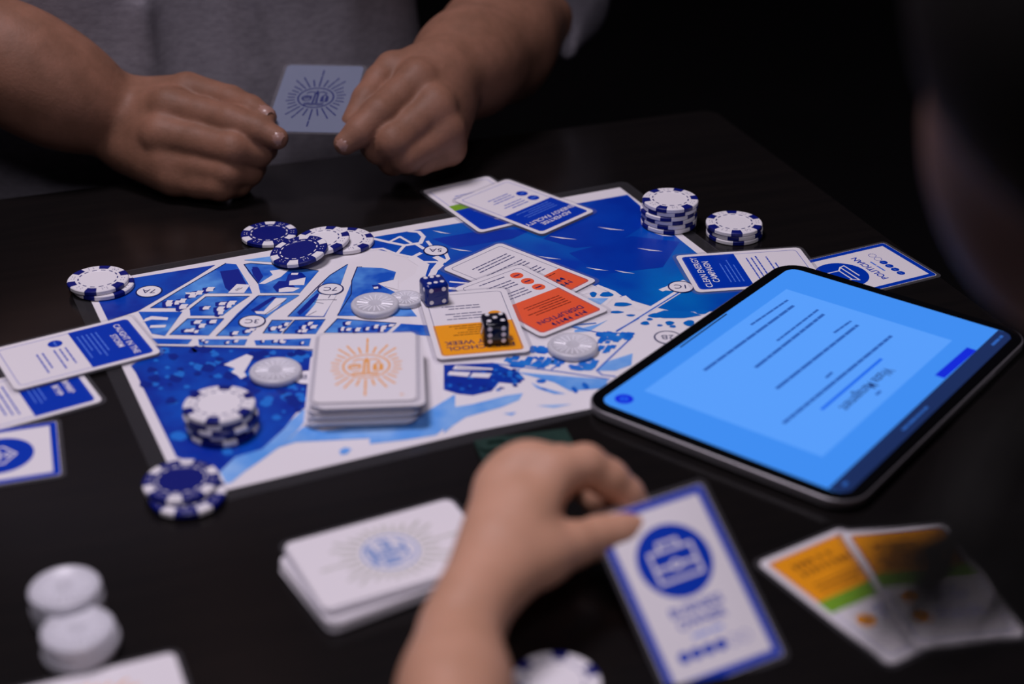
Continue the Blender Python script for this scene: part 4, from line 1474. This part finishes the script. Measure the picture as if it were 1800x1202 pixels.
# ---- third person leaning in at the right: cheek and long dark hair close to the lens
hc = np.array(deep(2125, 312, .50))
side = np.array([0.0, 1.0, 0.0])
face = np.array([-.50, .75, -.40])
face /= np.linalg.norm(face)
upv = np.array([-.55, -.10, .83])
upv -= face * float(upv @ face) / float(face @ face)
upv /= np.linalg.norm(upv)
rgt = np.cross(face, upv)


def hp(f, r, u):
    return hc + face * f + rgt * r + upv * u


hd = [(hp(.0, 0, .03), hp(-.02, 0, .05), .074, .078, .03), (hp(.035, 0, -.055), hp(.02, 0, .0), .042, .062, .03), (hp(.086, 0, -.012), hp(.072, 0, .02), .012, .008, .012), (hp(.068, -.02, -.048), hp(.068, .02, -.048), .008, .008, .01),
      (hp(-.03, 0, -.05), np.array([.34, .28, .16]), .05, .055, .03), (hp(.0, -.076, 0), hp(-.008, -.078, .025), .008, .011, .006), (hp(.0, .076, 0), hp(-.008, .078, .025), .008, .011, .006),
      (np.array([.22, .16, .10]), np.array([.50, .34, .08]), .06, .06, .06), (np.array([.38, .20, .04]), np.array([.42, .08, -.30]), .11, .12, .06), (np.array([.42, .08, -.30]), np.array([.30, .0, -.36]), .10, .08, .05)]
right_p = empty('person', (hc[0] + .15, hc[1] - .1, -.30), 0, 'dark haired person leaning in from the right edge, very blurred close to lens', 'person')
br = link('body', body_mesh('right_body', [surface(hd, .006, smooth=2)]), M_SKIND)
tor = [(a, b, ra + .012, rb + .012, k) for a, b, ra, rb, k in hd[-3:]]
tb_ = link('shirt', body_mesh('right_shirt', [surface(tor, .010, smooth=2)]), M_DARKCLOTH)
hh = [(hp(-.02, 0, .05), hp(-.03, 0, .06), .086, .088, .03), (hp(-.03, -.05, .0), hp(-.05, -.075, -.16), .05, .035, .03), (hp(-.03, .05, .0), hp(-.05, .075, -.16), .05, .035, .03)]
hr = link('hair', body_mesh('right_hair', [surface(hh, .006, cut=[(hp(-.030, 0, .04), face * .9 + upv * -.7)], smooth=2)]), M_HAIR)


def strand(path, r, ns=5):
    """one hair strand bundle: a thin tapering tube"""
    V, F = [], []
    P_ = [Vector(q) for q in path]
    fine_ = []
    for i in range(len(P_) - 1):
        a_, b_ = P_[max(i - 1, 0)], P_[min(i + 2, len(P_) - 1)]
        for j in range(4):
            t = j / 4
            q0, q1 = P_[i], P_[i + 1]
            fine_.append(.5 * (2 * q0 + (q1 - a_) * t + (2 * a_ - 5 * q0 + 4 * q1 - b_) * t * t + (3 * q0 - a_ - 3 * q1 + b_) * t ** 3))
    fine_.append(P_[-1])
    n = len(fine_)
    for i, q in enumerate(fine_):
        d_ = (fine_[min(i + 1, n - 1)] - fine_[max(i - 1, 0)]).normalized()
        u_ = d_.cross(Vector((0, 1, 0))).normalized()
        w_ = d_.cross(u_)
        rr = r * (1 - .75 * (i / (n - 1)) ** 2)
        V += [q + (u_ * math.cos(2 * math.pi * k / ns) + w_ * math.sin(2 * math.pi * k / ns)) * rr for k in range(ns)]
    for i in range(n - 1):
        F += [(i * ns + k, i * ns + (k + 1) % ns, (i + 1) * ns + (k + 1) % ns, (i + 1) * ns + k) for k in range(ns)]
    return np.array([tuple(q) for q in V]), np.array(F)


p0 = Vector(hp(-.01, .06, -.02))
rh = random.Random(12)
tubes = []
for i in range(270):
    u = rh.random()
    if i < 80:      # the dense lock
        ex, ey, sp_ = 1632 + rh.gauss(0, 26), 1120 + rh.uniform(-90, 30), .35
    else:           # loose strands spread to both sides
        ex, ey, sp_ = rh.uniform(1500, 1810), rh.uniform(1000, 1190), 1.0
    j = lambda k: rh.gauss(0, k)
    z_ = rh.uniform(-.012, .012)
    mx_ = ex * .5 + 1720 * .5 + (110 if i >= 80 and ex > 1650 else 0)
    tubes.append(strand([p0 + Vector((j(.012), j(.012), j(.012))), deep(2030 + j(30), 560 + j(30), .39 + z_), deep(mx_ + 130 + j(22), 760 + j(10), .355 + z_), deep(mx_ + 35 + j(16), 930 + j(8), .337 + z_),
                         deep(ex * .8 + mx_ * .2, ey - 80, .328 + z_), deep(ex, ey, .322 + z_)], rh.uniform(.0005, .0009)))
lk = link('hair_lock', body_mesh('hair_lock', tubes), M_HAIR)
lk['kind'] = 'stuff'
for o in (br, tb_, hr, lk):
    o.parent = right_p
    o.matrix_parent_inverse = Matrix.Translation(-Vector(right_p.location))
